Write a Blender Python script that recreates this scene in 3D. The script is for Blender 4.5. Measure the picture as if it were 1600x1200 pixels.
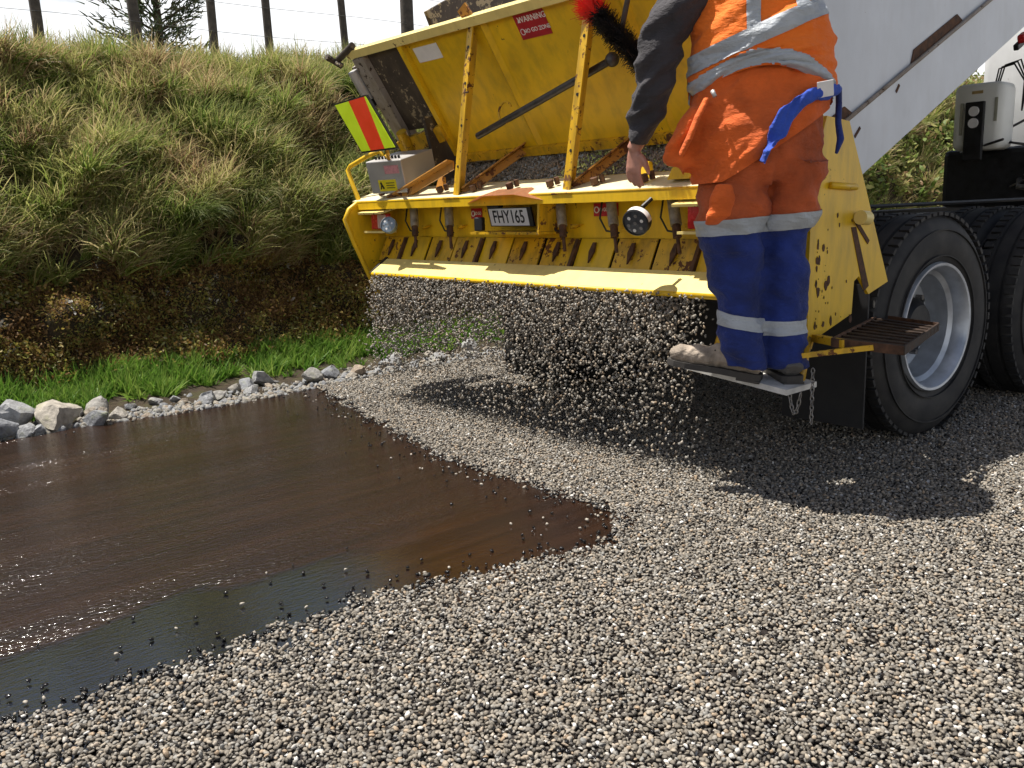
import bpy, bmesh, math, random
import numpy as np
from mathutils import Vector, Matrix, noise
random.seed(7); rng = np.random.default_rng(7)
for o in list(bpy.data.objects): bpy.data.objects.remove(o)
sc = bpy.context.scene
COL = sc.collection
# ------------------------------------------------------------------ camera, sky, sun, exposure
CAM_H = 1.2
cam_d = bpy.data.cameras.new('camera'); cam = bpy.data.objects.new('camera', cam_d); COL.objects.link(cam)
cam_d.sensor_fit = 'HORIZONTAL'; cam_d.sensor_width = 36.0; cam_d.lens = 36.0*1400/1600
cam_d.clip_start = 0.02; cam_d.clip_end = 2000
ax = Vector((1659, 335, -1400)).normalized()
ay = Vector((-1230, 240, -1400)); ay = (ay - ax*ax.dot(ay)).normalized()
az = ax.cross(ay)
CR = Matrix((ax, ay, az))
cam.matrix_world = Matrix.Translation((0, 0, CAM_H)) @ CR.to_4x4()
sc.camera = cam
SUN = Vector((-0.21, 0.30, 1.0)).normalized()          # direction towards the sun
w = bpy.data.worlds.new('World'); sc.world = w; w.use_nodes = True
nt = w.node_tree; bg = nt.nodes['Background']; sky = nt.nodes.new('ShaderNodeTexSky')
sky.sky_type = 'NISHITA'; sky.sun_disc = False
sky.sun_elevation = math.asin(SUN.z); sky.sun_rotation = math.atan2(SUN.x, SUN.y)
sky.air_density = 1.0; sky.dust_density = 2.5; sky.ozone_density = 1.0
# bright broken cloud, thick towards the horizon all round, blue overhead
tcw = nt.nodes.new('ShaderNodeTexCoord'); sxyz = nt.nodes.new('ShaderNodeSeparateXYZ'); nt.links.new(tcw.outputs['Generated'], sxyz.inputs[0])
cn = nt.nodes.new('ShaderNodeTexNoise'); cn.inputs['Scale'].default_value = 3.2; cn.inputs['Detail'].default_value = 7; cn.inputs['Roughness'].default_value = 0.6
mpw = nt.nodes.new('ShaderNodeMapping'); mpw.inputs['Scale'].default_value = (1, 1, 2.6); nt.links.new(tcw.outputs['Generated'], mpw.inputs[0]); nt.links.new(mpw.outputs[0], cn.inputs['Vector'])
cm = nt.nodes.new('ShaderNodeMath'); cm.operation = 'MULTIPLY_ADD'; nt.links.new(sxyz.outputs[2], cm.inputs[0]); cm.inputs[1].default_value = -1.6; nt.links.new(cn.outputs[0], cm.inputs[2])
cr = nt.nodes.new('ShaderNodeMapRange'); nt.links.new(cm.outputs[0], cr.inputs[0]); cr.inputs[1].default_value = -0.02; cr.inputs[2].default_value = 0.16
cmx = nt.nodes.new('ShaderNodeMix'); cmx.data_type = 'RGBA'; nt.links.new(cr.outputs[0], cmx.inputs[0]); nt.links.new(sky.outputs[0], cmx.inputs[6]); cmx.inputs[7].default_value = (16.0, 16.2, 16.5, 1)
nt.links.new(cmx.outputs[2], bg.inputs[0]); bg.inputs[1].default_value = 0.052
sc.cycles.max_bounces = 4; sc.cycles.diffuse_bounces = 2; sc.cycles.glossy_bounces = 2; sc.cycles.transmission_bounces = 2; sc.cycles.transparent_max_bounces = 4; sc.cycles.caustics_reflective = False
sd = bpy.data.lights.new('sun', 'SUN'); sd.energy = 5.0; sd.angle = math.radians(0.55); sd.color = (1, 0.955, 0.88)
so = bpy.data.objects.new('sun', sd); COL.objects.link(so); so.location = (-2, 6, 12)
so.rotation_euler = SUN.to_track_quat('Z', 'Y').to_euler()
vs = sc.view_settings; vs.view_transform = 'Standard'; vs.look = 'None'; vs.exposure = 0.58; vs.gamma = 1; vs.use_curve_mapping = False

def to_px(p):                                            # rough projection, only to skip chips nobody could see
    c = CR.transposed() @ (Vector(p) - Vector((0, 0, CAM_H)))
    return 800 + 1400*c.x/-c.z, 600 - 1400*c.y/-c.z
CRn = np.array(CR)
def in_view(P, m):
    c = (P - np.array([0, 0, CAM_H])) @ CRn
    z = np.maximum(-c[:, 2], 1e-3); x = 800 + 1400*c[:, 0]/z; y = 600 - 1400*c[:, 1]/z
    return (c[:, 2] < -0.2) & (x > -m) & (x < 1600+m) & (y > -m) & (y < 1200+m)

# ------------------------------------------------------------------ materials
MATS = {}
def new_mat(name):
    m = bpy.data.materials.new(name); m.use_nodes = True; MATS[name] = m
    return m, m.node_tree, m.node_tree.nodes['Principled BSDF']
def N(t, typ, **kw):
    n = t.nodes.new(typ)
    for k, v in kw.items(): setattr(n, k, v)
    return n
def ramp(t, stops, fac=None, interp='LINEAR'):
    r = N(t, 'ShaderNodeValToRGB'); r.color_ramp.interpolation = interp
    e = r.color_ramp.elements
    while len(e) < len(stops): e.new(0.5)
    for el, (p, c) in zip(e, stops):
        el.position = p; el.color = (c, c, c, 1) if isinstance(c, (int, float)) else (*c, 1)
    if fac is not None: t.links.new(fac, r.inputs[0])
    return r
def mixc(t, f, a, b, mode='MIX'):
    m = N(t, 'ShaderNodeMix', data_type='RGBA', blend_type=mode)
    for sk, v in ((m.inputs[0], f), (m.inputs[6], a), (m.inputs[7], b)):
        if hasattr(v, 'links'): t.links.new(v, sk)
        elif isinstance(v, (int, float)): sk.default_value = v if sk.type == 'VALUE' else (v, v, v, 1)
        else: sk.default_value = (*v, 1)
    return m.outputs[2]
def coords(t, scale=(1, 1, 1)):
    tc = N(t, 'ShaderNodeTexCoord'); mp = N(t, 'ShaderNodeMapping'); mp.inputs['Scale'].default_value = scale
    t.links.new(tc.outputs['Object'], mp.inputs[0]); return mp.outputs[0]
def noi(t, vec, scale, detail=4, rough=0.55):
    n = N(t, 'ShaderNodeTexNoise'); n.inputs['Scale'].default_value = scale; n.inputs['Detail'].default_value = detail
    n.inputs['Roughness'].default_value = rough; t.links.new(vec, n.inputs['Vector']); return n.outputs[0]
def bump(t, bs, h, strength, dist=0.01):
    b = N(t, 'ShaderNodeBump'); b.inputs['Strength'].default_value = strength; b.inputs['Distance'].default_value = dist
    t.links.new(h, b.inputs['Height']); t.links.new(b.outputs[0], bs.inputs['Normal']); return b
def plain(name, col, rough=0.6, metal=0.0, var=0.25, scale=14, bmp=0.0, bscale=60, spec=None):
    m, t, bs = new_mat(name); v = coords(t)
    n = noi(t, v, scale, 5)
    lo = tuple(max(0, c*(1-var)) for c in col); hi = tuple(min(1, c*(1+var)) for c in col)
    r = ramp(t, [(0.3, lo), (0.7, hi)], n); t.links.new(r.outputs[0], bs.inputs['Base Color'])
    rr = ramp(t, [(0.3, max(0.02, rough-0.1)), (0.7, min(1, rough+0.1))], n); t.links.new(rr.outputs[0], bs.inputs['Roughness'])
    bs.inputs['Metallic'].default_value = metal
    if spec is not None: bs.inputs['Specular IOR Level'].default_value = spec
    if bmp: bump(t, bs, noi(t, v, bscale, 3), bmp, 0.004)
    return m
def paint(name, col, wear=0.35, rough=0.42, wearcol=(0.10, 0.045, 0.02), dirt=0.3, dirtcol=(0.16, 0.11, 0.05), streak=(1, 1, 0.25)):
    m, t, bs = new_mat(name); v = coords(t); vs_ = coords(t, streak)
    n1 = noi(t, v, 26, 8, 0.68); n2 = noi(t, v, 3.2, 3); n3 = noi(t, vs_, 14, 6, 0.6)
    cv = ramp(t, [(0.3, tuple(c*0.86 for c in col)), (0.7, col)], n2).outputs[0]
    dm = ramp(t, [(0.45, 0.0), (0.75, dirt)], n3).outputs[0]
    c1 = mixc(t, dm, cv, dirtcol)
    mul = N(t, 'ShaderNodeMath', operation='MULTIPLY_ADD'); t.links.new(n2, mul.inputs[0]); mul.inputs[1].default_value = 0.5; t.links.new(n1, mul.inputs[2])
    th = 1.02 - 0.34*wear
    wm = ramp(t, [(min(th, 0.985), 0.0), (min(th+0.015, 1), 1.0)], mul.outputs[0]).outputs[0]
    c2 = mixc(t, wm, c1, wearcol); t.links.new(c2, bs.inputs['Base Color'])
    rr = N(t, 'ShaderNodeMix', data_type='FLOAT'); t.links.new(wm, rr.inputs[0]); rr.inputs[2].default_value = rough; rr.inputs[3].default_value = 0.9
    t.links.new(rr.outputs[0], bs.inputs['Roughness'])
    bump(t, bs, mul.outputs[0], 0.12, 0.004)
    return m
YEL = (0.86, 0.53, 0.012)
yellow = paint('yellow_paint', YEL, 0.20, dirt=0.36, dirtcol=(0.13, 0.08, 0.025))
yellow_old = paint('worn_yellow_paint', (0.78, 0.45, 0.015), 0.55, dirt=0.7, dirtcol=(0.07, 0.045, 0.02), wearcol=(0.14, 0.055, 0.02))
yellow_lip = paint('lip_yellow_paint', (0.90, 0.72, 0.26), 0.25, dirt=0.2)  # strong sun on the lip put into a lighter, less saturated yellow
beam_glare = paint('glare_pale_yellow_paint', (0.90, 0.80, 0.52), 0.3, dirt=0.25)  # sun glare on the beam top put into the paler base colour
orange_rust = paint('rusty_orange_paint', (0.58, 0.27, 0.05), 0.62, dirt=0.6, wearcol=(0.16, 0.06, 0.025))
white_paint = paint('white_paint', (0.62, 0.65, 0.70), 0.10, rough=0.35, dirt=0.12, dirtcol=(0.3, 0.27, 0.23))
cab_white = paint('cab_white_paint', (0.86, 0.87, 0.88), 0.05, rough=0.3, dirt=0.06)
weathered = paint('weathered_shaded_steel', (0.050, 0.036, 0.026), 0.5, rough=0.7, wearcol=(0.30, 0.24, 0.15), dirt=0.7, dirtcol=(0.10, 0.075, 0.05))  # weathered tail steel; its dark tone also paints shade on the far tray side
post_grey = paint('weathered_white_steel', (0.34, 0.30, 0.26), 0.5, rough=0.65, wearcol=(0.05, 0.03, 0.02), dirt=0.7)
hood_red = paint('faded_orange_paint', (0.62, 0.28, 0.14), 0.25, dirt=0.4)
grate_rust = plain('dark_rusty_steel', (0.040, 0.024, 0.016), 0.7, 0.3, 0.7, 25, 0.5, 90)
rust = plain('rusty_steel', (0.10, 0.05, 0.028), 0.85, 0.2, 0.6, 30, 0.5, 90)
black_metal = plain('black_greasy_steel', (0.012, 0.012, 0.013), 0.5, 0.1, 0.5, 18, 0.2)
grey_steel = plain('bare_grey_steel', (0.22, 0.21, 0.20), 0.45, 0.7, 0.4, 22, 0.15)
dark_rod = plain('dark_rod_steel', (0.07, 0.065, 0.062), 0.45, 0.6, 0.4, 25)
ram_grey = plain('dusty_ram_steel', (0.32, 0.28, 0.22), 0.5, 0.3, 0.4, 30)
zinc = plain('galvanised_box', (0.50, 0.48, 0.46), 0.42, 0.35, 0.1, 6)
alu = plain('brushed_rim', (0.50, 0.53, 0.57), 0.38, 0.55, 0.25, 9, 0.1, 40)
rubber_m, t, bs = new_mat('tyre_rubber'); v = coords(t)
n = noi(t, v, 9, 5); r = ramp(t, [(0.35, (0.014, 0.014, 0.015)), (0.75, (0.045, 0.042, 0.038))], n)
t.links.new(r.outputs[0], bs.inputs['Base Color']); bs.inputs['Roughness'].default_value = 0.72
bump(t, bs, noi(t, v, 120, 3), 0.1, 0.002)
flap_black = plain('mudflap_rubber', (0.008, 0.008, 0.009), 0.65, 0, 0.3)
lens_red = plain('red_lens', (0.55, 0.03, 0.03), 0.25, 0, 0.15, 40)
refl_white = plain('pale_reflector', (0.62, 0.45, 0.42), 0.35, 0, 0.15, 40)
sticker_red = plain('red_sticker', (0.42, 0.012, 0.022), 0.45, 0, 0.15)
ink_white = plain('white_print', (0.8, 0.78, 0.76), 0.5, 0, 0.08)
ink_black = plain('black_print', (0.012, 0.012, 0.014), 0.5, 0, 0.1)
sticker_yel = plain('yellow_sticker', (0.80, 0.66, 0.02), 0.45, 0, 0.1)
sticker_pink = plain('faded_red_sticker', (0.62, 0.28, 0.30), 0.5, 0, 0.2, 60)
fluo_yel = plain('fluorescent_yellow', (0.68, 0.90, 0.02), 0.4, 0, 0.06)
fluo_red = plain('fluorescent_red', (0.90, 0.055, 0.012), 0.4, 0, 0.06)
plate_white = plain('plate_white', (0.72, 0.72, 0.72), 0.4, 0, 0.08)
lamp_glass = plain('lamp_glass', (0.05, 0.055, 0.06), 0.15, 0, 0.4, 60)
lamp_grey = plain('lamp_grey_housing', (0.22, 0.27, 0.32), 0.4, 0, 0.2)
tank_mat = plain('white_plastic', (0.86, 0.86, 0.80), 0.4, 0, 0.05, 5)
bristle_red = plain('red_bristle', (0.65, 0.03, 0.02), 0.6, 0, 0.3)
bristle_black = plain('black_bristle', (0.012, 0.011, 0.012), 0.6, 0, 0.5)
foot_board_mat = plain('scuffed_white_board', (0.55, 0.54, 0.51), 0.6, 0, 0.3, 12)
post_wood = plain('fence_post_wood', (0.09, 0.075, 0.062), 0.85, 0, 0.45, 20, 0.4)
wire_mat = plain('fence_wire', (0.25, 0.25, 0.25), 0.4, 0.8, 0.2)
bark = plain('bark', (0.10, 0.075, 0.05), 0.9, 0, 0.4, 25, 0.6)
# cloth
def cloth(name, col, var=0.2, rough=0.85, wscale=7):
    m, t, bs = new_mat(name); v = coords(t)
    n = noi(t, v, wscale, 6, 0.6)
    r = ramp(t, [(0.3, tuple(c*(1-var) for c in col)), (0.7, tuple(min(1, c*(1+var)) for c in col))], n)
    t.links.new(r.outputs[0], bs.inputs['Base Color']); bs.inputs['Roughness'].default_value = rough
    bs.inputs['Sheen Weight'].default_value = 0.08
    wv = coords(t, (1, 1, 2.2)); b1 = bump(t, bs, noi(t, wv, 16, 5, 0.62), 0.75, 0.02)
    b2 = N(t, 'ShaderNodeBump'); b2.inputs['Strength'].default_value = 0.15; b2.inputs['Distance'].default_value = 0.001
    t.links.new(noi(t, v, 700, 2), b2.inputs['Height']); t.links.new(b2.outputs[0], b1.inputs['Normal'])
    return m
c_orange = cloth('orange_drill', (0.72, 0.125, 0.014), 0.25)
c_orange_dark = cloth('dark_orange_drill', (0.46, 0.088, 0.02), 0.35)  # darker, browner orange than the tied jacket
c_blue = cloth('royal_blue_drill', (0.009, 0.025, 0.16), 0.45)
c_blue_light = cloth('blue_lining', (0.03, 0.085, 0.48), 0.25)
c_vest = cloth('fluorescent_orange_vest', (1.0, 0.19, 0.012), 0.10)
c_char = cloth('charcoal_jersey', (0.036, 0.032, 0.036), 0.3)
c_band = cloth('reflective_tape', (0.42, 0.45, 0.48), 0.15, 0.45)
c_boot = cloth('dusty_leather', (0.33, 0.27, 0.21), 0.4, 0.75, 16)
c_boot_dark = cloth('grey_leather', (0.10, 0.095, 0.09), 0.4, 0.7, 16)
c_sole = plain('boot_sole', (0.05, 0.045, 0.04), 0.8, 0, 0.4)
skin = plain('skin', (0.52, 0.25, 0.18), 0.5, 0, 0.2, 20, 0.15, 80)
hair_m = plain('short_brown_hair', (0.05, 0.03, 0.02), 0.7, 0, 0.4, 60, 0.6, 200)

# chips (per instance tint)
def inst_attr(t, name):
    a = N(t, 'ShaderNodeAttribute'); a.attribute_type = 'INSTANCER'; a.attribute_name = name; return a.outputs['Fac']
chip_m, t, bs = new_mat('stone_chip')
ti = inst_attr(t, 'tint')
rc = ramp(t, [(0.0, (0.012, 0.011, 0.011)), (0.10, (0.02, 0.018, 0.017)), (0.12, (0.085, 0.075, 0.065)), (0.3, (0.20, 0.175, 0.14)), (0.5, (0.33, 0.285, 0.225)),
              (0.62, (0.31, 0.30, 0.275)), (0.78, (0.47, 0.40, 0.31)), (0.9, (0.42, 0.30, 0.19)), (0.94, (0.66, 0.62, 0.56)), (1.0, (0.82, 0.80, 0.76))], ti)
v = coords(t); n = noi(t, v, 3.0, 4)
vr = ramp(t, [(0.3, 0.58), (0.7, 1.04)], n)
t.links.new(mixc(t, 1.0, rc.outputs[0], vr.outputs[0], 'MULTIPLY'), bs.inputs['Base Color'])
rr = ramp(t, [(0.0, 0.16), (0.1, 0.2), (0.13, 0.5), (1, 0.62)], ti); t.links.new(rr.outputs[0], bs.inputs['Roughness'])
bump(t, bs, noi(t, v, 9, 4), 0.25, 0.05)
wet_chip = plain('bitumen_coated_chip', (0.012, 0.010, 0.010), 0.18, 0, 0.3, 200)
dusty_chip = plain('dusty_pale_chip', (0.38, 0.34, 0.28), 0.6, 0, 0.3, 200)
rock_m, t, bs = new_mat('roadside_rock'); v = coords(t)
oi = N(t, 'ShaderNodeObjectInfo')
rc = ramp(t, [(0.0, (0.30, 0.27, 0.22)), (0.35, (0.36, 0.36, 0.36)), (0.6, (0.24, 0.25, 0.27)), (0.8, (0.42, 0.38, 0.32)), (1, (0.30, 0.23, 0.17))], oi.outputs['Random'])
n = noi(t, v, 6, 8, 0.65); vr = ramp(t, [(0.3, 0.5), (0.7, 1.3)], n)
c1 = mixc(t, 1.0, rc.outputs[0], vr.outputs[0], 'MULTIPLY')
moss = ramp(t, [(0.58, 0.0), (0.72, 0.6)], noi(t, v, 3, 3)).outputs[0]
t.links.new(mixc(t, moss, c1, (0.16, 0.17, 0.05)), bs.inputs['Base Color']); bs.inputs['Roughness'].default_value = 0.85
bump(t, bs, n, 0.6, 0.03)

# bitumen: hot sprayed binder, glossy, rippled along the spray direction
bit_m, t, bs = new_mat('hot_bitumen'); v = coords(t)
n1 = noi(t, coords(t, (0.16, 3.2, 1)), 3.0, 7, 0.68)
rc = ramp(t, [(0.3, (0.011, 0.0055, 0.0032)), (0.7, (0.034, 0.0155, 0.008))], n1)
bit_rc = rc
sep = N(t, 'ShaderNodeSeparateXYZ'); t.links.new(v, sep.inputs[0])
edge_n = N(t, 'ShaderNodeMath', operation='MULTIPLY_ADD'); t.links.new(noi(t, coords(t, (1.0, 1.6, 1)), 1.5, 3), edge_n.inputs[0]); edge_n.inputs[1].default_value = 0.55; t.links.new(sep.outputs[1], edge_n.inputs[2])
smooth_zone = N(t, 'ShaderNodeMapRange'); t.links.new(edge_n.outputs[0], smooth_zone.inputs[0])
smooth_zone.inputs[1].default_value = 2.92; smooth_zone.inputs[2].default_value = 3.0   # thick smooth bead near the kerbside overlap, thin film beyond
thick = N(t, 'ShaderNodeMapRange'); t.links.new(sep.outputs[0], thick.inputs[0]); thick.inputs[1].default_value = 1.25; thick.inputs[2].default_value = 1.75   # the thick bead thins out towards the spreader
film = N(t, 'ShaderNodeMath', operation='MAXIMUM'); t.links.new(smooth_zone.outputs[0], film.inputs[0]); t.links.new(thick.outputs[0], film.inputs[1])
inv = N(t, 'ShaderNodeMath', operation='SUBTRACT'); inv.inputs[0].default_value = 1.0; t.links.new(film.outputs[0], inv.inputs[1]); t.links.new(inv.outputs[0], bs.inputs['Coat Weight']); bs.inputs['Coat IOR'].default_value = 1.75; bs.inputs['Coat Roughness'].default_value = 0.14
t.links.new(mixc(t, film.outputs[0], (0.0045, 0.0045, 0.0055), bit_rc.outputs[0]), bs.inputs['Base Color'])
rr = N(t, 'ShaderNodeMapRange'); t.links.new(smooth_zone.outputs[0], rr.inputs[0]); rr.inputs[3].default_value = 0.08; rr.inputs[4].default_value = 0.15
t.links.new(rr.outputs[0], bs.inputs['Roughness']); bs.inputs['IOR'].default_value = 1.62; bs.inputs['Specular IOR Level'].default_value = 1.0
rip = noi(t, coords(t, (0.55, 1.5, 1)), 38, 3, 0.6); fine = noi(t, v, 170, 2, 0.6)
hm = N(t, 'ShaderNodeMath', operation='MULTIPLY_ADD'); t.links.new(fine, hm.inputs[0]); hm.inputs[1].default_value = 0.35; t.links.new(rip, hm.inputs[2])
st = N(t, 'ShaderNodeMapRange'); t.links.new(smooth_zone.outputs[0], st.inputs[0]); st.inputs[3].default_value = 0.08; st.inputs[4].default_value = 0.36
b = bump(t, bs, hm.outputs[0], 0.4, 0.02); t.links.new(st.outputs[0], b.inputs['Strength'])
vg = N(t, 'ShaderNodeTexVoronoi'); vg.inputs['Scale'].default_value = 70; t.links.new(coords(t, (0.6, 1, 1)), vg.inputs['Vector'])
bandn = ramp(t, [(0.44, 0.0), (0.68, 0.5)], noi(t, coords(t, (0.25, 1.5, 1)), 1.9, 5, 0.65))
bm2 = N(t, 'ShaderNodeMath', operation='MULTIPLY'); t.links.new(bandn.outputs[0], bm2.inputs[0]); t.links.new(smooth_zone.outputs[0], bm2.inputs[1])
b2 = N(t, 'ShaderNodeBump'); b2.invert = True; b2.inputs['Distance'].default_value = 0.012; t.links.new(vg.outputs['Distance'], b2.inputs['Height']); t.links.new(bm2.outputs[0], b2.inputs['Strength']); t.links.new(b2.outputs[0], b.inputs['Normal']); t.links.new(b.outputs[0], bs.inputs['Coat Normal'])
# binder under the chips
binder_m = plain('binder_under_chips', (0.018, 0.014, 0.012), 0.4, 0, 0.4, 30, 0.5, 200)
# chip seal farther off (pieces too small to tell apart)
seal_m, t, bs = new_mat('chip_seal'); v = coords(t)
vo = N(t, 'ShaderNodeTexVoronoi'); vo.inputs['Scale'].default_value = 75; t.links.new(v, vo.inputs['Vector'])
wn = N(t, 'ShaderNodeTexWhiteNoise'); t.links.new(vo.outputs['Color'], wn.inputs['Vector'])
rc = ramp(t, [(0, (0.05, 0.045, 0.04)), (0.3, (0.25, 0.22, 0.18)), (1, (0.42, 0.38, 0.32))], wn.outputs['Value']); t.links.new(rc.outputs[0], bs.inputs['Base Color'])
bs.inputs['Roughness'].default_value = 0.7; b = bump(t, bs, vo.outputs['Distance'], 0.8, 0.02); b.invert = True
# soil / bank
soil_m, t, bs = new_mat('bank_soil'); v = coords(t)
n = noi(t, v, 7, 8, 0.65); rc = ramp(t, [(0.3, (0.022, 0.016, 0.010)), (0.5, (0.060, 0.040, 0.020)), (0.62, (0.060, 0.058, 0.018)), (0.8, (0.10, 0.065, 0.03))], n)
t.links.new(rc.outputs[0], bs.inputs['Base Color']); bs.inputs['Roughness'].default_value = 0.95; bump(t, bs, noi(t, v, 22, 8, 0.7), 0.9, 0.05)
verge_m = plain('verge_soil', (0.12, 0.10, 0.065), 0.95, 0, 0.5, 9, 0.8, 50)
pasture_m = plain('pasture', (0.09, 0.12, 0.03), 0.95, 0, 0.4, 2, 0.6, 30)
# foliage: tint per tuft, 'bl' per blade, 'tp' along the blade
def leaf_mat(name, stops, tip, trans=0.35, tipamt=0.35, rough=0.55):
    m, t, bs = new_mat(name)
    ti = inst_attr(t, 'tint'); a = N(t, 'ShaderNodeAttribute'); a.attribute_name = 'bl'
    s = N(t, 'ShaderNodeMath', operation='MULTIPLY_ADD'); t.links.new(a.outputs['Fac'], s.inputs[0]); s.inputs[1].default_value = 0.55; 
    s2 = N(t, 'ShaderNodeMath', operation='MULTIPLY_ADD'); t.links.new(ti, s2.inputs[0]); s2.inputs[1].default_value = 0.75; s2.inputs[2].default_value = -0.15
    t.links.new(s2.outputs[0], s.inputs[2])
    rc = ramp(t, stops, s.outputs[0])
    tp = N(t, 'ShaderNodeAttribute'); tp.attribute_name = 'tp'
    tr = ramp(t, [(0.55, 0.0), (1.0, tipamt)], tp.outputs['Fac'])
    c = mixc(t, tr.outputs[0], rc.outputs[0], tip); t.links.new(c, bs.inputs['Base Color']); bs.inputs['Roughness'].default_value = rough
    bs.inputs['Specular IOR Level'].default_value = 0.35
    tl = N(t, 'ShaderNodeBsdfTranslucent'); t.links.new(c, tl.inputs[0]); ms = N(t, 'ShaderNodeMixShader'); ms.inputs[0].default_value = trans
    out = t.nodes['Material Output']; t.links.new(bs.outputs[0], ms.inputs[1]); t.links.new(tl.outputs[0], ms.inputs[2]); t.links.new(ms.outputs[0], out.inputs[0])
    return m
grass_m = leaf_mat('bank_grass', [(0.0, (0.10, 0.18, 0.028)), (0.3, (0.22, 0.30, 0.055)), (0.55, (0.44, 0.44, 0.14)), (0.75, (0.58, 0.47, 0.25)), (1.0, (0.36, 0.23, 0.13))], (0.58, 0.48, 0.28), 0.45)
lush_m = leaf_mat('lush_grass', [(0.0, (0.07, 0.17, 0.02)), (0.5, (0.13, 0.27, 0.03)), (1.0, (0.26, 0.36, 0.07))], (0.35, 0.40, 0.12), 0.4, 0.2)
litter_m = leaf_mat('leaf_litter', [(0.0, (0.13, 0.07, 0.028)), (0.4, (0.29, 0.165, 0.06)), (0.62, (0.38, 0.30, 0.07)), (0.8, (0.25, 0.29, 0.055)), (1.0, (0.45, 0.38, 0.22))], (0.4, 0.27, 0.11), 0.4, 0.2)
shrub_m = leaf_mat('shrub_leaf', [(0.0, (0.10, 0.17, 0.03)), (0.4, (0.20, 0.27, 0.06)), (0.7, (0.34, 0.32, 0.11)), (1.0, (0.34, 0.20, 0.11))], (0.42, 0.40, 0.16), 0.4, 0.3)

# ------------------------------------------------------------------ helpers
def tag(o, label=None, cat=None, group=None, kind=None):
    for k, v in (('label', label), ('category', cat), ('group', group), ('kind', kind)):
        if v: o[k] = v
    return o
def thing(name, loc, label, cat, group=None):
    e = bpy.data.objects.new(name, None); COL.objects.link(e); e.location = loc; e.empty_display_size = 0.2
    return tag(e, label, cat, group)
ROOT = {}
def world_loc(o):
    l = Vector(o.location)
    return l
def link(name, me, mat, parent=None, smooth=False, label=None):
    if mat is not None and not isinstance(mat, (list, tuple)): mat = [mat]
    for m in (mat or []): me.materials.append(m)
    if smooth:
        for p in me.polygons: p.use_smooth = True
    o = bpy.data.objects.new(name, me); COL.objects.link(o)
    if parent is not None:
        o.parent = parent; root = parent
        if parent.type == 'EMPTY': o.matrix_parent_inverse = Matrix.Translation(-Vector(parent.location))
    if label: o['label'] = label
    return o
def obj(name, bm, mat, parent=None, smooth=False, label=None, auto=None):
    me = bpy.data.meshes.new(name); bm.normal_update(); bm.to_mesh(me); bm.free()
    o = link(name, me, mat, parent, smooth, label)
    if auto is not None:
        me.set_sharp_from_angle(angle=math.radians(auto))
    return o
def B(): return bmesh.new()
def frame_from(xd, zd):
    x = Vector(xd).normalized(); z = Vector(zd); z = (z - x*x.dot(z)).normalized(); y = z.cross(x)
    return Matrix((x, y, z)).transposed()
def box(bm, c, s, rot=None, bevel=0.0):
    r = bmesh.ops.create_cube(bm, size=1.0); vs_ = r['verts']
    for v in vs_: v.co = Vector((v.co.x*s[0], v.co.y*s[1], v.co.z*s[2]))
    if bevel:
        es = list({e for v in vs_ for e in v.link_edges})
        rr = bmesh.ops.bevel(bm, geom=es, offset=bevel, segments=2, affect='EDGES', profile=0.5)
        vs_ = list({v for f in rr['faces'] for v in f.verts} | {v for v in vs_ if v.is_valid})
    M = rot.to_4x4() if rot is not None else Matrix()
    for v in vs_: v.co = (M @ v.co) + Vector(c)
    return bm
def bar(bm, a, b, wd, ht, up=(0, 0, 1), bevel=0.0):        # box between two points
    a = Vector(a); b = Vector(b); d = b-a
    return box(bm, (a+b)/2, (d.length, wd, ht), frame_from(d, up), bevel)
def angle_bar(bm, a, b, wd, th, up):                       # L-section steel angle
    a = Vector(a); b = Vector(b); d = (b-a); f = frame_from(d, up); m = (a+b)/2
    box(bm, m, (d.length, wd, th), f); box(bm, m + f @ Vector((0, wd/2-th/2, -wd/2-0.0005)), (d.length, th, wd-th), f)
    return bm
def tube(bm, pts, r, seg=12, cap=True, ry=None, up=None):
    pts = [Vector(p) for p in pts]; n = len(pts)
    rs = r if isinstance(r, (list, tuple)) else [r]*n
    rys = ry if isinstance(ry, (list, tuple)) else ([ry]*n if ry else rs)
    rings = []; prev = None
    for i, p in enumerate(pts):
        d = (pts[min(i+1, n-1)] - pts[max(i-1, 0)]).normalized()
        u = Vector(up) if up is not None else (prev if prev is not None else (Vector((0, 0, 1)) if abs(d.z) < 0.9 else Vector((1, 0, 0))))
        u = (u - d*d.dot(u)); u = u.normalized() if u.length > 1e-5 else d.orthogonal().normalized()
        prev = u; s = d.cross(u)
        rings.append([bm.verts.new(p + s*(math.cos(k*math.tau/seg)*rs[i]) + u*(math.sin(k*math.tau/seg)*rys[i])) for k in range(seg)])
    for a, b in zip(rings, rings[1:]):
        for k in range(seg): bm.faces.new((a[k], a[(k+1) % seg], b[(k+1) % seg], b[k]))
    if cap: bm.faces.new(list(reversed(rings[0]))); bm.faces.new(rings[-1])
    return bm
def hring(bm, rings, seg=32, cap=True, fn=None):           # horizontal elliptical rings (cx, cy, z, rx, ry)
    R_ = []
    for (cx, cy, z, rx, ry) in rings:
        R_.append([bm.verts.new(Vector((cx + rx*math.cos(k*math.tau/seg), cy + ry*math.sin(k*math.tau/seg), z))) for k in range(seg)])
    for a, b in zip(R_, R_[1:]):
        for k in range(seg): bm.faces.new((a[k], a[(k+1) % seg], b[(k+1) % seg], b[k]))
    if cap: bm.faces.new(list(reversed(R_[0]))); bm.faces.new(R_[-1])
    return bm
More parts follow.
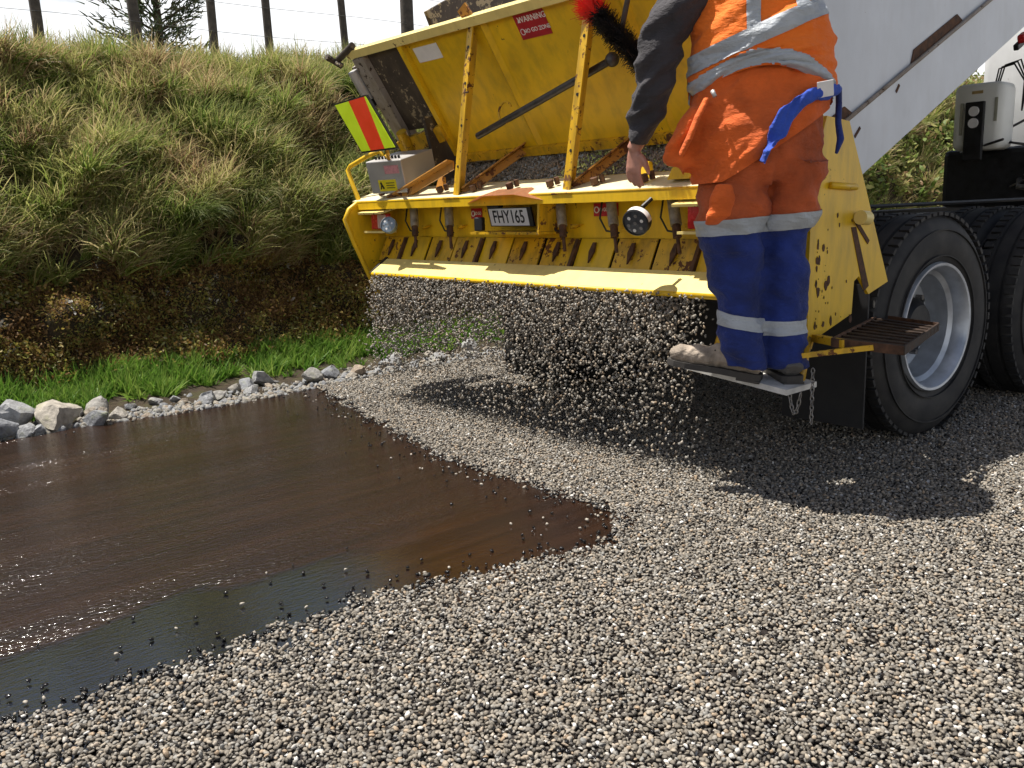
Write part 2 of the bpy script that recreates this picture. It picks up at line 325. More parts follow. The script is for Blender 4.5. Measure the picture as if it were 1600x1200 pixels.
def prism(bm, poly, fn, d0, d1):                           # polygon of (u,v) placed by fn(u,v,d) from d0 to d1
    a = [bm.verts.new(fn(u, v, d0)) for u, v in poly]; b = [bm.verts.new(fn(u, v, d1)) for u, v in poly]
    n = len(poly)
    bm.faces.new(a); bm.faces.new(list(reversed(b)))
    for i in range(n): bm.faces.new((a[i], b[i], b[(i+1) % n], a[(i+1) % n]))
    bmesh.ops.recalc_face_normals(bm, faces=bm.faces[:]); return bm
def lathe(bm, prof, M, seg=48, close=False):               # profile (radius, axial); axis = local Y of M
    R_ = []
    for r, a in prof: R_.append([bm.verts.new(M @ Vector((r*math.cos(k*math.tau/seg), a, r*math.sin(k*math.tau/seg)))) for k in range(seg)])
    pairs = list(zip(R_, R_[1:])) + ([(R_[-1], R_[0])] if close else [])
    for a, b in pairs:
        for k in range(seg): bm.faces.new((a[k], a[(k+1) % seg], b[(k+1) % seg], b[k]))
    bmesh.ops.recalc_face_normals(bm, faces=bm.faces[:]); return bm
def disc(bm, M, r, seg=32):
    bm.faces.new([bm.verts.new(M @ Vector((r*math.cos(k*math.tau/seg), 0, r*math.sin(k*math.tau/seg)))) for k in range(seg)]); return bm
def text(name, s, size, origin, xd, yd, mat, parent, align='CENTER', depth=0.0006, sx=1.0):
    c = bpy.data.curves.new('t', 'FONT'); c.body = s; c.size = size; c.align_x = align; c.align_y = 'CENTER'; c.extrude = depth; c.resolution_u = 3; c.offset = size*0.012
    to = bpy.data.objects.new('t', c); COL.objects.link(to)
    dg = bpy.context.evaluated_depsgraph_get(); me = bpy.data.meshes.new_from_object(to.evaluated_get(dg))
    bpy.data.objects.remove(to); bpy.data.curves.remove(c)
    x = Vector(xd).normalized(); y = Vector(yd).normalized(); z = x.cross(y)
    M = Matrix.Translation(origin) @ Matrix((x, y, z)).transposed().to_4x4() @ Matrix.Diagonal((sx, 1, 1, 1))
    me.transform(M); me.materials.clear()
    return link(name, me, mat, parent)
def scatter(name, P, rot, scl, tint, vid, coll, label, cat, kind='stuff'):
    n = len(P); me = bpy.data.meshes.new(name); me.vertices.add(n); me.vertices.foreach_set('co', np.asarray(P, np.float32).ravel())
    for nm, ty, d in (('rot', 'FLOAT_VECTOR', rot), ('scl', 'FLOAT_VECTOR', scl), ('tint', 'FLOAT', tint)):
        a = me.attributes.new(nm, ty, 'POINT'); a.data.foreach_set('vector' if ty == 'FLOAT_VECTOR' else 'value', np.asarray(d, np.float32).ravel())
    a = me.attributes.new('vid', 'INT', 'POINT'); a.data.foreach_set('value', np.asarray(vid, np.int32))
    o = bpy.data.objects.new(name, me); COL.objects.link(o)
    g = bpy.data.node_groups.new(name, 'GeometryNodeTree')
    g.interface.new_socket('Geometry', in_out='INPUT', socket_type='NodeSocketGeometry'); g.interface.new_socket('Geometry', in_out='OUTPUT', socket_type='NodeSocketGeometry')
    gi = g.nodes.new('NodeGroupInput'); go = g.nodes.new('NodeGroupOutput'); ip = g.nodes.new('GeometryNodeInstanceOnPoints')
    ci = g.nodes.new('GeometryNodeCollectionInfo'); ci.inputs['Collection'].default_value = coll; ci.inputs['Separate Children'].default_value = True; ci.inputs['Reset Children'].default_value = True
    def na(nm, dt):
        q = g.nodes.new('GeometryNodeInputNamedAttribute'); q.data_type = dt; q.inputs['Name'].default_value = nm; return q.outputs[0]
    er = g.nodes.new('FunctionNodeEulerToRotation'); L = g.links.new
    L(gi.outputs[0], ip.inputs['Points']); L(ci.outputs[0], ip.inputs['Instance']); ip.inputs['Pick Instance'].default_value = True
    L(na('vid', 'INT'), ip.inputs['Instance Index']); L(na('rot', 'FLOAT_VECTOR'), er.inputs[0]); L(er.outputs[0], ip.inputs['Rotation']); L(na('scl', 'FLOAT_VECTOR'), ip.inputs['Scale'])
    L(ip.outputs[0], go.inputs[0])
    md = o.modifiers.new('scatter', 'NODES'); md.node_group = g
    return tag(o, label, cat, None, kind)
def proto_coll(name, meshes):
    c = bpy.data.collections.new(name)
    for i, me in enumerate(meshes):
        c.objects.link(bpy.data.objects.new('%s_%02d' % (name, i), me))
    return c
def sheet(name, pts, z, mat, label=None):
    bm = B(); bm.faces.new([bm.verts.new((x, y, z)) for x, y in pts]); return tag(obj(name, bm, mat), kind='structure')
def stone_mesh(name, seed, sub, mat, rough=0.22, flat=(1, 0.78, 0.58), cuts=0):
    bm = B(); bmesh.ops.create_icosphere(bm, subdivisions=sub, radius=0.5); rr = random.Random(seed); off = Vector((seed*7.3, seed*1.7, seed*3.1))
    pl = [(Vector((rr.gauss(0, 1), rr.gauss(0, 1), rr.gauss(0, 1))).normalized(), rr.uniform(0.26, 0.40)) for _ in range(cuts)]
    for v in bm.verts:
        d = v.co.normalized(); k = 1 + rough*noise.noise(d*1.3+off)*1.6 + rough*0.5*noise.noise(d*3+off)
        p = d*0.5*k
        for nn, h in pl:
            e = p.dot(nn) - h
            if e > 0: p = p - nn*e*0.92
        v.co = Vector((p.x*flat[0], p.y*flat[1], p.z*flat[2]))
    me = bpy.data.meshes.new(name); bm.to_mesh(me); bm.free(); me.materials.append(mat)
    for p in me.polygons: p.use_smooth = True
    return me

# ------------------------------------------------------------------ setting: ground, road, bitumen
def front_edge(y): return 2.44 + 0.05*math.sin(y*3.1) + max(0, y-3.4)*0.21
sheet('ground', [(-300, -300), (400, -300), (400, 5.2), (-300, 5.2)], -0.03, verge_m)
sheet('road', [(-60, -5.0), (120, -5.0), (120, 5.5), (-60, 5.5)], -0.006, seal_m)
sheet('road_binder', [(-1.2, -1.2), (8.6, -1.2), (8.6, 5.48), (-1.2, 5.48)], -0.002, binder_m)
bm = B()
nx, ny = 120, 50
grid = []
for i in range(nx+1):
    row = []
    for j in range(ny+1):
        x = -14 + (17.2)*(i/nx)**0.7; y = 2.05 + 3.47*j/ny
        if j == ny: y += 0.10*noise.noise(Vector((x*2.3, 0, 0))) + 0.03*noise.noise(Vector((x*9, 3, 0)))
        row.append(bm.verts.new((x, y, 0.0022 + 0.004*noise.noise(Vector((x*1.5, y*4, 0))) * (1 if 0 < j < ny else 0))))
    grid.append(row)
for i in range(nx):
    for j in range(ny): bm.faces.new((grid[i][j], grid[i+1][j], grid[i+1][j+1], grid[i][j+1]))
tag(obj('bitumen', bm, bit_m, smooth=True), kind='structure')

# ------------------------------------------------------------------ loose chips
chips = [stone_mesh('chip_%d' % i, i+1, 2, chip_m, 0.25, (1, random.uniform(0.68, 0.9), random.uniform(0.5, 0.7)), 3) for i in range(10)]
CHIPS = proto_coll('chip', chips)
def vnoise(P, s, seed=0):                                   # smooth 2-D noise, numpy
    a = P[:, 0]*s + seed*13.7; b = P[:, 1]*s + seed*5.1
    return (np.sin(a*1.3+np.sin(b*1.7)) + np.sin(b*1.1+1.3*np.sin(a*0.9+2)) + np.sin((a+b)*2.3+np.sin(a*3.1)) + np.sin((a-b)*3.7+1))/4
SP = 0.0118
xs = np.arange(-0.5, 9.0, SP); ys = np.arange(-1.0, 5.5, SP*0.9)
gx, gy = np.meshgrid(xs, ys); gx = gx + (np.arange(len(ys)) % 2)[:, None]*SP/2
P = np.stack([gx.ravel(), gy.ravel(), np.zeros(gx.size)], 1); P[:, :2] += rng.uniform(-0.42, 0.42, (len(P), 2))*SP
keep = in_view(P, 170)
dist = np.hypot(P[:, 0], P[:, 1])
keep &= (dist < 5.2) | (rng.random(len(P)) < np.clip(1.25-(dist-5.2)*0.22, 0.35, 1))
P = P[keep]
# how far inside the bare bitumen (positive = bare)
jag = 0.05*vnoise(P, 14) + 0.03*vnoise(P, 37, 2) + 0.02*vnoise(P, 71, 3)
nearY = np.where(P[:, 0] < 1.4, 2.31, np.where(P[:, 0] < 2.2, 2.31-(P[:, 0]-1.4)*0.26, 2.10+(P[:, 0]-2.2)*0.6))
fx = 2.46 + np.maximum(0, P[:, 1]-3.4)*0.22
ins = np.minimum(P[:, 1]-nearY, fx-P[:, 0]) + jag
ins = np.where(P[:, 1] > 5.35, -0.1 + (fx-P[:, 0] > 0)*0.3, ins)
pk = np.where(ins < -0.06, 0.97, np.where(ins < 0.0, 0.85, np.where(ins < 0.05, 0.32*np.exp(-ins*30), 0.055*np.exp(-np.maximum(ins, 0)*8.5))))
pk *= np.where((vnoise(P, 9, 5) + 0.6*vnoise(P, 31, 6) > 0.80), 0.45, 1.0)
pk *= np.where((vnoise(P, 23, 8) + 0.5*vnoise(P, 60, 9) > 0.95), 0.25, 1.0)
sel = rng.random(len(P)) < pk; P = P[sel]; ins = ins[sel]; n = len(P)
size = rng.normal(0.0142, 0.0024, n).clip(0.008, 0.022)
d2 = np.hypot(P[:, 0], P[:, 1]); size *= np.where(d2 > 5.5, 1+np.clip((d2-5.5)*0.12, 0, 0.5), 1)
P[:, 2] = size*0.27 + rng.random(n)*0.004
tint = 0.125 + 0.80*np.clip(rng.beta(1.15, 1.6, n), 0, 1); tint = np.where(rng.random(n) < 0.045, rng.uniform(0.93, 1, n), tint)
wetp = np.where(ins > 0.015, 0.75, np.where(ins > -0.04, 0.40, 0.06)); tint = np.where(rng.random(n) < wetp, rng.uniform(0, 0.09, n), tint)
rot = np.stack([rng.normal(0, 0.35, n), rng.normal(0, 0.35, n), rng.uniform(0, 6.28, n)], 1)
stray = (ins > 0.045) & in_view(P, 0)
strayP, strayT, strayS, strayR = P[stray], tint[stray], size[stray], rot[stray]
m_ = ~stray
scatter('stone_chips', P[m_], rot[m_], np.repeat(size[m_][:, None], 3, 1), tint[m_], rng.integers(0, 10, m_.sum()), CHIPS,
        'layer of loose tan and grey stone chips spread over the road', 'stone chips')
print('chips', m_.sum(), 'stray', stray.sum())
# second, upper layer of scattered chips
m2 = (~stray) & (rng.random(n) < 0.16) & (ins < -0.05); P2 = P[m2].copy(); k = len(P2); P2[:, :2] += rng.uniform(-0.006, 0.006, (k, 2)); P2[:, 2] += 0.008
scatter('upper_stone_chips', P2, np.stack([rng.normal(0, 0.6, k), rng.normal(0, 0.6, k), rng.uniform(0, 6.28, k)], 1), np.repeat(size[m2][:, None]*0.95, 3, 1), 0.15+0.85*rng.beta(2, 2, k), rng.integers(0, 10, k), CHIPS,
        'scattered second layer of stone chips lying on the spread chips', 'stone chips')
wet_meshes = [stone_mesh('stray_%d' % i, 40+i, 2, wet_chip, 0.25, (1, 0.8, 0.65), 3) for i in range(4)]
dry_meshes = [stone_mesh('strayd_%d' % i, 60+i, 2, dusty_chip, 0.25, (1, 0.8, 0.65), 3) for i in range(4)]
order = np.argsort(d2[stray])[:280]
for i in order:
    dry = strayT[i] > 0.1
    o = bpy.data.objects.new('stone_chip', random.choice(dry_meshes if dry else wet_meshes)); COL.objects.link(o)
    o.location = strayP[i] + np.array([0, 0, 0.004]); o.rotation_euler = strayR[i]; o.scale = [strayS[i]]*3
    if dry: tag(o, 'pale dry stone chip lying alone on the bare brown bitumen', 'stone chip', 'pale stray chips on the bitumen')
    else: tag(o, 'black bitumen-coated stone chip lying alone on the bare bitumen', 'stone chip', 'blackened stray chips on the bitumen')
# curtain of chips falling from the spreader
n = 20000
yy = 2.34 + 2.62*rng.random(n)**0.97
h = np.where(rng.random(n) < 0.66, np.clip(1-rng.exponential(0.24, n), 0.01, 1), rng.random(n))       # dense sheet under the lip, loose chips below
zz = 0.80*h
zz = np.maximum(zz, 0.01)
drop = 0.80 - zz
xx = 3.13 - 0.16*np.sqrt(drop)*0.6 + rng.normal(0, 0.02 + 0.06*drop, n)
pr = np.where(yy < 2.60, (yy-2.28)/0.32, 1.0) * np.clip(0.42 + 0.95*zz/0.8 - 0.15*np.sin(yy*5) - 0.12*(yy-2.4)/2.5, 0.25, 1.0)
q = rng.random(n) < pr
PF = np.stack([xx, yy, zz], 1)[q]; n = len(PF)
scatter('falling_chips', PF, rng.uniform(0, 6.28, (n, 3)), np.repeat(rng.normal(0.0146, 0.0024, n)[:, None], 3, 1), 0.2+0.8*rng.beta(2.2, 2, n), rng.integers(0, 10, n), CHIPS,
        'curtain of stone chips falling from the spreader lip to the road', 'stone chips')
# chips heaped in the hopper
n = 16000; yy = rng.uniform(2.30, 4.60, n); u = rng.random(n)
xx = 3.36 + 0.6*u; zz = 1.285 + 0.40*u + 0.02*np.sin(yy*7) + 0.02*np.sin(yy*17+u*9) + rng.uniform(-0.012, 0.006, n)
scatter('hopper_chips', np.stack([xx, yy, zz], 1), rng.uniform(0, 6.28, (n, 3)), np.repeat(rng.normal(0.0165, 0.002, n)[:, None], 3, 1), 0.13+0.87*rng.beta(2, 2.4, n), rng.integers(0, 10, n), CHIPS,
        'heap of stone chips filling the hopper below the tailgate', 'stone chips')

# ------------------------------------------------------------------ bank
PROF = [(5.40, -0.04), (5.85, 0.0), (6.25, 0.05), (6.42, 0.13), (6.56, 0.30), (6.74, 0.52), (6.98, 0.70), (6.95, 0.82), (6.98, 1.0), (7.10, 1.3), (7.38, 1.68), (7.68, 2.05), (7.95, 2.32), (8.3, 2.40), (9.5, 2.46), (14, 2.6), (60, 2.7)]
PY = np.array([p[0] for p in PROF]); PZ = np.array([p[1] for p in PROF])
PS = np.concatenate([[0], np.cumsum(np.hypot(np.diff(PY), np.diff(PZ)))])
def ztop(x): return 1.0 + 0.026*max(-3, min(x-2.2, 20))
def bank_pt(x, s):
    y = float(np.interp(s, PS, PY)); z = float(np.interp(s, PS, PZ))
    k = ztop(x)
    if z > 0.6: z = 0.6 + (z-0.6)*k
    a = max(0, min(1, (s-PS[3])/0.4)) * (1.0 if s < PS[13] else 0.5)
    q = Vector((x*1.1, s*1.4, 0))
    dn = 0.20*noise.noise(q) + 0.20*noise.noise(q*2.4+Vector((5, 0, 0))) + 0.09*noise.noise(q*5.3)
    return Vector((x, y - a*dn*0.9, z + a*dn*0.55))
bm = B(); xs_ = np.concatenate([np.linspace(-30, -1, 30), np.linspace(-0.8, 9, 150), np.linspace(9.3, 60, 90)]); ss = np.concatenate([np.linspace(0, PS[14], 84), [PS[15], PS[16]]])
g = [[bm.verts.new(bank_pt(float(x), float(s))) for s in ss] for x in xs_]
for i in range(len(xs_)-1):
    for j in range(len(ss)-1): bm.faces.new((g[i][j], g[i+1][j], g[i+1][j+1], g[i][j+1]))
tag(obj('bank', bm, soil_m, smooth=True), kind='structure')

def blade(V, Fc, A, base, d, L_, wd, g_, rr, segs=5):
    p = Vector(base); d = Vector(d).normalized(); bl = rr.random(); side = d.cross(Vector((rr.gauss(0, 1), rr.gauss(0, 1), rr.gauss(0, 0.4)))).normalized()
    i0 = len(V)
    for k in range(segs+1):
        f = k/segs; ww = wd*(1-f**1.6)*0.5 + 0.0003
        V.append(p - side*ww); V.append(p + side*ww); A.append((bl, f)); A.append((bl, f))
        p = p + d*(L_/segs); d = (d + Vector((0, 0, -g_*(0.4+f)))).normalized()
    for k in range(segs): a = i0+2*k; Fc.append((a, a+1, a+3, a+2))
def tuft(name, seed, mat, nb, L0, L1, wd, g0, g1, rad, out=0.5, spread=0.5, segs=5):
    rr = random.Random(seed); V, Fc, A = [], [], []
    for _ in range(nb):
        a = rr.uniform(0, math.tau); r = rad*math.sqrt(rr.random()); L_ = rr.uniform(L0, L1)
        d = Vector((rr.gauss(0, spread), -out*rr.uniform(0.3, 1.5) + rr.gauss(0, spread*0.7), 0.9))
        blade(V, Fc, A, (r*math.cos(a), r*math.sin(a)*0.6, -0.02), d, L_, wd*rr.uniform(0.7, 1.3), rr.uniform(g0, g1), rr, segs)
    return leaf_mesh(name, V, Fc, A, mat)
def leaf_mesh(name, V, Fc, A, mat):
    me = bpy.data.meshes.new(name); me.from_pydata([tuple(v) for v in V], [], Fc); A = np.array(A, np.float32)
    for nm, c in (('bl', 0), ('tp', 1)):
        a = me.attributes.new(nm, 'FLOAT', 'POINT'); a.data.foreach_set('value', A[:, c].copy())
    me.materials.append(mat); return me
def leaf_clump(name, seed, mat, nl, rad, l0, l1, asp=0.45, up=0.6):
    rr = random.Random(seed); V, Fc, A = [], [], []
    for _ in range(nl):
        c = Vector((rr.gauss(0, rad*0.5), rr.gauss(0, rad*0.5), rr.gauss(0, rad*0.4))); bl = rr.random()
        d = Vector((rr.gauss(0, 1), rr.gauss(0, 1)-0.3, rr.gauss(0.2, up))).normalized(); s = d.cross(Vector((rr.gauss(0, 1), rr.gauss(0, 1), rr.gauss(0, 1)))).normalized(); nn = d.cross(s)
        L_ = rr.uniform(l0, l1); W_ = L_*asp*0.5; i0 = len(V)
        for f, ww, b_ in ((0, 0.15, 0), (0.35, 1, 0.05), (0.7, 0.8, 0.03), (1, 0.05, -0.06)):
            V += [c + d*L_*f - s*W_*ww + nn*L_*b_, c + d*L_*f + s*W_*ww + nn*L_*b_]; A += [(bl, f), (bl, f)]
        for k in range(3): a = i0+2*k; Fc.append((a, a+1, a+3, a+2))
    return leaf_mesh(name, V, Fc, A, mat)
gt = [tuft('grass_%d' % i, i, grass_m, 50, 0.12, 0.38, 0.0095, 0.16, 0.42, 0.06, 0.55, 0.5) for i in range(10)]            # drooping
gt += [tuft('grassup_%d' % i, 30+i, grass_m, 40, 0.12, 0.34, 0.008, 0.04, 0.20, 0.06, 0.15, 0.38) for i in range(6)]      # upright
GR = proto_coll('grass', gt)
LU = proto_coll('lush', [tuft('lush_%d' % i, 50+i, lush_m, 34, 0.07, 0.17, 0.012, 0.08, 0.30, 0.06, 0.3, 0.6, 4) for i in range(6)])
LI = proto_coll('litter', [leaf_clump('litter_%d' % i, 70+i, litter_m, 120, 0.085, 0.012, 0.032) for i in range(6)])
SH = proto_coll('shrubleaf', [leaf_clump('shrub_%d' % i, 90+i, shrub_m, 90, 0.16, 0.04, 0.09) for i in range(6)])
def bank_scatter(name, nn, x0, x1, s0, s1, coll, vids, sc0, sc1, tintf, label, cat, rz=0.7, dens=None, xp=1.0, tilt=0.15, wavy=False):
    P, R_, S_, T_, V_ = [], [], [], [], []
    while len(P) < nn:
        x = x0 + (x1-x0)*random.random()**xp; s = random.uniform(s0 + (0.16*noise.noise(Vector((x*1.3, 7, 0))) + 0.08*noise.noise(Vector((x*4.1, 2, 0))) if wavy else 0), s1)
        if dens and random.random() > dens(x, s): continue
        p = bank_pt(x, s); P.append(p); R_.append((random.gauss(0, tilt), random.gauss(0, tilt), random.uniform(-rz, rz)))
        k = random.uniform(sc0, sc1); S_.append((k, k, k)); T_.append(tintf(x, s)); V_.append(random.choice(vids(s) if callable(vids) else vids))
    return scatter(name, np.array(P), np.array(R_), np.array(S_), np.array(T_), V_, coll, label, cat)
sU, sT = PS[7], PS[13]
def gtint(x, s):
    q = noise.noise(Vector((x*1.6, s*2.0, 3))) + 0.6*noise.noise(Vector((x*4.5, s*5, 9)))
    return max(0, min(1, 0.42 + 0.62*q + random.gauss(0, 0.15) - 0.10*max(0, (s-sT+0.5))))
def gdens(x, s):
    return 0.12 if noise.noise(Vector((x*2.3, s*3.1, 17))) > 0.17 else 1.0
bank_scatter('bank_grass', 4600, -1.5, 9.5, sU-0.10, sT+0.1, GR, lambda s: range(0, 10) if s < sT-0.75 else (range(0, 16) if s < sT-0.35 else list(range(8, 16))), 0.65, 1.25, gtint, 'long rough grass hanging over the steep roadside bank', 'grass', dens=gdens, wavy=True)
bank_scatter('bank_top_grass', 2600, -2, 16, sT-0.25, sT+1.8, GR, range(10, 16), 0.6, 1.05, lambda x, s: max(0, min(1, gtint(x, s)-0.15)), 'upright grass along the top of the bank under the fence', 'grass', rz=3.1, tilt=0.1)
bank_scatter('verge_grass', 1500, -0.5, 7.5, PS[1]+0.12, PS[3]+0.04, LU, range(6), 0.6, 1.25, lambda x, s: random.random(), 'strip of bright green broad grass at the foot of the bank', 'grass', rz=3.1,
             dens=lambda x, s: (1.0 if s > PS[2]-0.12 + 0.16*noise.noise(Vector((x*3, 0, 0))) else 0.12) * (0.35 if noise.noise(Vector((x*1.7, s*2, 5))) > 0.28 else 1))
bank_scatter('leaf_litter', 2600, -1, 9, PS[3], sU+0.05, LI, range(6), 0.6, 1.3, lambda x, s: max(0, min(1, 0.45+0.75*noise.noise(Vector((x*2.2, s*3, 0)))+random.gauss(0, 0.2))), 'brown moss and dead leaves on the shaded foot of the bank', 'leaf litter', rz=3.1, tilt=0.6)
bank_scatter('far_bank_grass', 900, 8.5, 26, PS[3], sT+0.3, GR, range(16), 0.9, 1.6, lambda x, s: random.uniform(0.2, 0.8), 'rough grass on the bank beyond the truck', 'grass')
bank_scatter('bank_scrub', 1500, 9, 32, PS[2], sT+0.4, SH, range(6), 0.9, 1.9, lambda x, s: random.random(), 'low leafy scrub covering the bank beyond the truck', 'scrub', rz=3.1, xp=1.4, tilt=0.5)
# scattered dead clumps, pale dry leaves
bank_scatter('dead_grass', 520, -0.5, 6.5, sU, sT-0.1, GR, range(0, 8), 0.6, 1.1, lambda x, s: 1.0, 'brown dead grass clumps among the green bank grass', 'dead grass', dens=lambda x, s: 1.0 if noise.noise(Vector((x*2.0, s*3.0, 41))) > 0.15 else 0.05)
pale_m = leaf_mat('pale_leaf', [(0.0, (0.45, 0.42, 0.34)), (0.5, (0.6, 0.58, 0.52)), (1.0, (0.75, 0.74, 0.70))], (0.6, 0.56, 0.45), 0.3)
PL = proto_coll('paleleaf', [leaf_clump('pale_%d' % i, 170+i, pale_m, 9, 0.035, 0.02, 0.045) for i in range(4)])
bank_scatter('pale_dry_leaves', 90, 0.5, 5.5, PS[3], sU+0.5, PL, range(4), 0.5, 1.3, lambda x, s: random.random(), 'pale dry leaves caught on the lower bank', 'leaves', rz=3.1, tilt=0.6, dens=lambda x, s: 1.0 if noise.noise(Vector((x*1.3, s*1.5, 77))) > 0.1 else 0.1)
# big individual tussocks that stand out of the bank
def tussock(x, s, seed, sc_, label, dry):
    m = leaf_mat('tussock_%d' % seed, [(0.0, (0.11, 0.18, 0.03)), (0.5, (0.27, 0.31, 0.09) if not dry else (0.40, 0.36, 0.15)), (1.0, (0.52, 0.46, 0.23))], (0.62, 0.54, 0.32), 0.45)
    me = tuft('tussock', seed, m, 260, 0.25, 0.52, 0.006, 0.20, 0.40, 0.10, 0.75, 0.55, 7)
    o = bpy.data.objects.new('grass_tussock', me); COL.objects.link(o); o.location = bank_pt(x, s) + Vector((0, -0.02, 0)); o.scale = (sc_,)*3; o.rotation_euler = (0, 0, random.uniform(-.4, .4))
    tag(o, label, 'tussock', 'drooping tussocks on the bank')
tussock(2.72, sU+0.28, 201, 0.95, 'drooping green tussock low on the bank, left of the pale one', False)
tussock(3.30, sU+0.45, 202, 1.0, 'pale straw-tipped drooping tussock low on the bank nearest the spreader', True)
tussock(2.05, sU+0.30, 203, 0.85, 'drooping tussock low on the bank farthest left of the row', False)
tussock(4.15, sU+0.75, 204, 1.0, 'dry tussock halfway up the bank beside the striped board', True)

# rubble and rocks along the seal edge
RB = proto_coll('rubble', [stone_mesh('rubble_%d' % i, 110+i, 2, rock_m, 0.35, (1, 0.8, 0.6), 5) for i in range(6)])
n = 7000; rx = rng.uniform(-1.5, 8.5, n); ry_ = 5.50 + np.abs(rng.normal(0.10, 0.15, n)) + 0.08*np.sin(rx*2.1); sz = 0.014 + 0.05*rng.random(n)**2.2
scatter('edge_rubble', np.stack([rx, ry_, sz*0.2 - 0.01], 1), rng.uniform(0, 6.28, (n, 3)), np.repeat(sz[:, None], 3, 1), rng.random(n), rng.integers(0, 6, n), RB, 'fine grey rubble strip along the edge of the seal', 'rubble')
rock_meshes = [stone_mesh('rock_%d' % i, 130+i, 3, rock_m, 0.30, (1, 0.78, 0.66), 16) for i in range(7)]
for me_ in rock_meshes: me_.set_sharp_from_angle(angle=math.radians(24))
def rock(x, y, s, label, rz, k, group=None, zz=0.25, tilt=0.3):
    o = bpy.data.objects.new('rock', rock_meshes[k % 7]); COL.objects.link(o); o.location = (x, y, s*zz - 0.01); o.scale = (s, s, s); o.rotation_euler = (random.gauss(0, tilt), random.gauss(0, tilt), rz)
    return tag(o, label, 'rock', group)
BIG = [(1.12, 5.80, 0.20, 'largest brown-grey rock at the left, beside the green grass'), (1.30, 5.66, 0.19, 'angular pale rock in front of the largest brown rock'), (0.98, 5.62, 0.16, 'rounded white-topped rock at the very left edge of the row'),
       (1.58, 5.80, 0.15, 'upright pale grey wedge-shaped rock standing alone left of the rubble'), (1.50, 5.55, 0.13, 'flat dark grey rock at the bitumen edge near the wedge-shaped rock'),
       (2.72, 5.92, 0.15, 'flat pale grey rock half in the green grass'), (3.02, 5.72, 0.17, 'brown pointed rock beside the laid stone chips'), (3.16, 5.72, 0.14, 'white-faced rock touching the brown pointed rock'), (3.36, 5.66, 0.13, 'low pale rock right of the white-faced rock'),
       (3.75, 5.78, 0.14, 'dark hollow-sided rock seen through the falling chips'), (4.55, 5.85, 0.17, 'cream-coloured rounded rock beside the black mudflap'), (4.10, 5.68, 0.12, 'grey rock seen through the chip curtain near the mudflap'), (0.80, 5.72, 0.17, 'dark rock cut by the left edge of the picture')]
for i, (x, y, s, lb) in enumerate(BIG): rock(x, y, s*(1.75 if x < 1.4 else 1.45), lb, i*1.3, i)
for i in range(84):
    x = -0.6 + 6.2*i/84 + random.uniform(-.06, .06); s = 0.06 + 0.11*random.random()**1.6
    rock(x, 5.60 + random.uniform(-0.04, 0.30), s, 'small grey stone in the row along the bitumen edge', random.uniform(0, 6), i+3, 'small stones along the bitumen edge', 0.22)

# fence on top of the bank and the tree behind it
f = thing('wire_fence', (4, 8.4, 2.45), 'weathered timber post and wire fence along the bank top', 'fence')
for x, wd, ln in ((2.19, 0.045, 0.02), (2.98, 0.05, 0.03), (3.69, 0.042, 0.0), (4.24, 0.042, 0.01), (5.08, 0.04, 0.03), (5.87, 0.075, -0.01), (-1.2, 0.05, 0.0), (0.3, 0.05, 0.02), (1.2, 0.045, 0.01), (7.2, 0.05, 0.01), (8.9, 0.05, 0.0)):
    bm = B(); tube(bm, [(x+0.0, 8.4, 2.2), (x+ln*0.3, 8.4, 2.8), (x-ln, 8.4, 3.75)], [wd, wd*0.96, wd*0.93], 9); obj('post', bm, post_wood, f, True, auto=50)
for z in (2.86, 3.12, 3.4, 3.68):
    bm = B(); tube(bm, [(x, 8.35 + 0.0, z + 0.012*math.sin(x*2+z)) for x in np.linspace(-4, 12, 34)], 0.0022, 5); obj('wire', bm, wire_mat, f)
tr = thing('young_tree', (3.62, 9.6, 2.45), 'small feathery tree rising behind the fence at upper left', 'tree')
bm = B(); base = Vector((3.62, 9.6, 2.4))
tube(bm, [base, base+Vector((0.03, 0, 0.7)), base+Vector((0.0, 0, 1.6)), base+Vector((0.02, 0, 2.6))], [0.05, 0.04, 0.028, 0.01], 8)
V, Fc, A = [], [], []; rr = random.Random(5)
for i in range(110):
    z0 = 0.15 + 2.2*rr.random(); a = rr.uniform(0, math.tau); L_ = (0.66 - 0.16*z0)*rr.uniform(0.5, 1.15); p0 = base+Vector((0, 0, z0)); d = Vector((math.cos(a), math.sin(a), 0.55))
    tube(bm, [p0, p0+d*L_*0.5, p0+d*L_], [0.010, 0.006, 0.003], 5)
    for k in range(44):
        f_ = rr.uniform(0.25, 1.0); q = p0+d*L_*f_ + Vector((rr.gauss(0, .03), rr.gauss(0, .03), rr.gauss(0, .03)))
        blade(V, Fc, A, q, Vector((rr.gauss(0, .6), rr.gauss(0, .6), rr.gauss(0.2, .5))) + d*0.8, rr.uniform(0.06, 0.14), 0.016, 0.15, rr, 3)
obj('trunk', bm, bark, tr, True)
tree_leaf, t, bs = new_mat('tree_leaf'); a = N(t, 'ShaderNodeAttribute'); a.attribute_name = 'bl'
rc = ramp(t, [(0, (0.05, 0.09, 0.03)), (0.6, (0.10, 0.14, 0.05)), (1, (0.20, 0.17, 0.09))], a.outputs['Fac']); t.links.new(rc.outputs[0], bs.inputs['Base Color']); bs.inputs['Roughness'].default_value = 0.6
link('crown', leaf_mesh('crown', V, Fc, A, tree_leaf), None, tr)

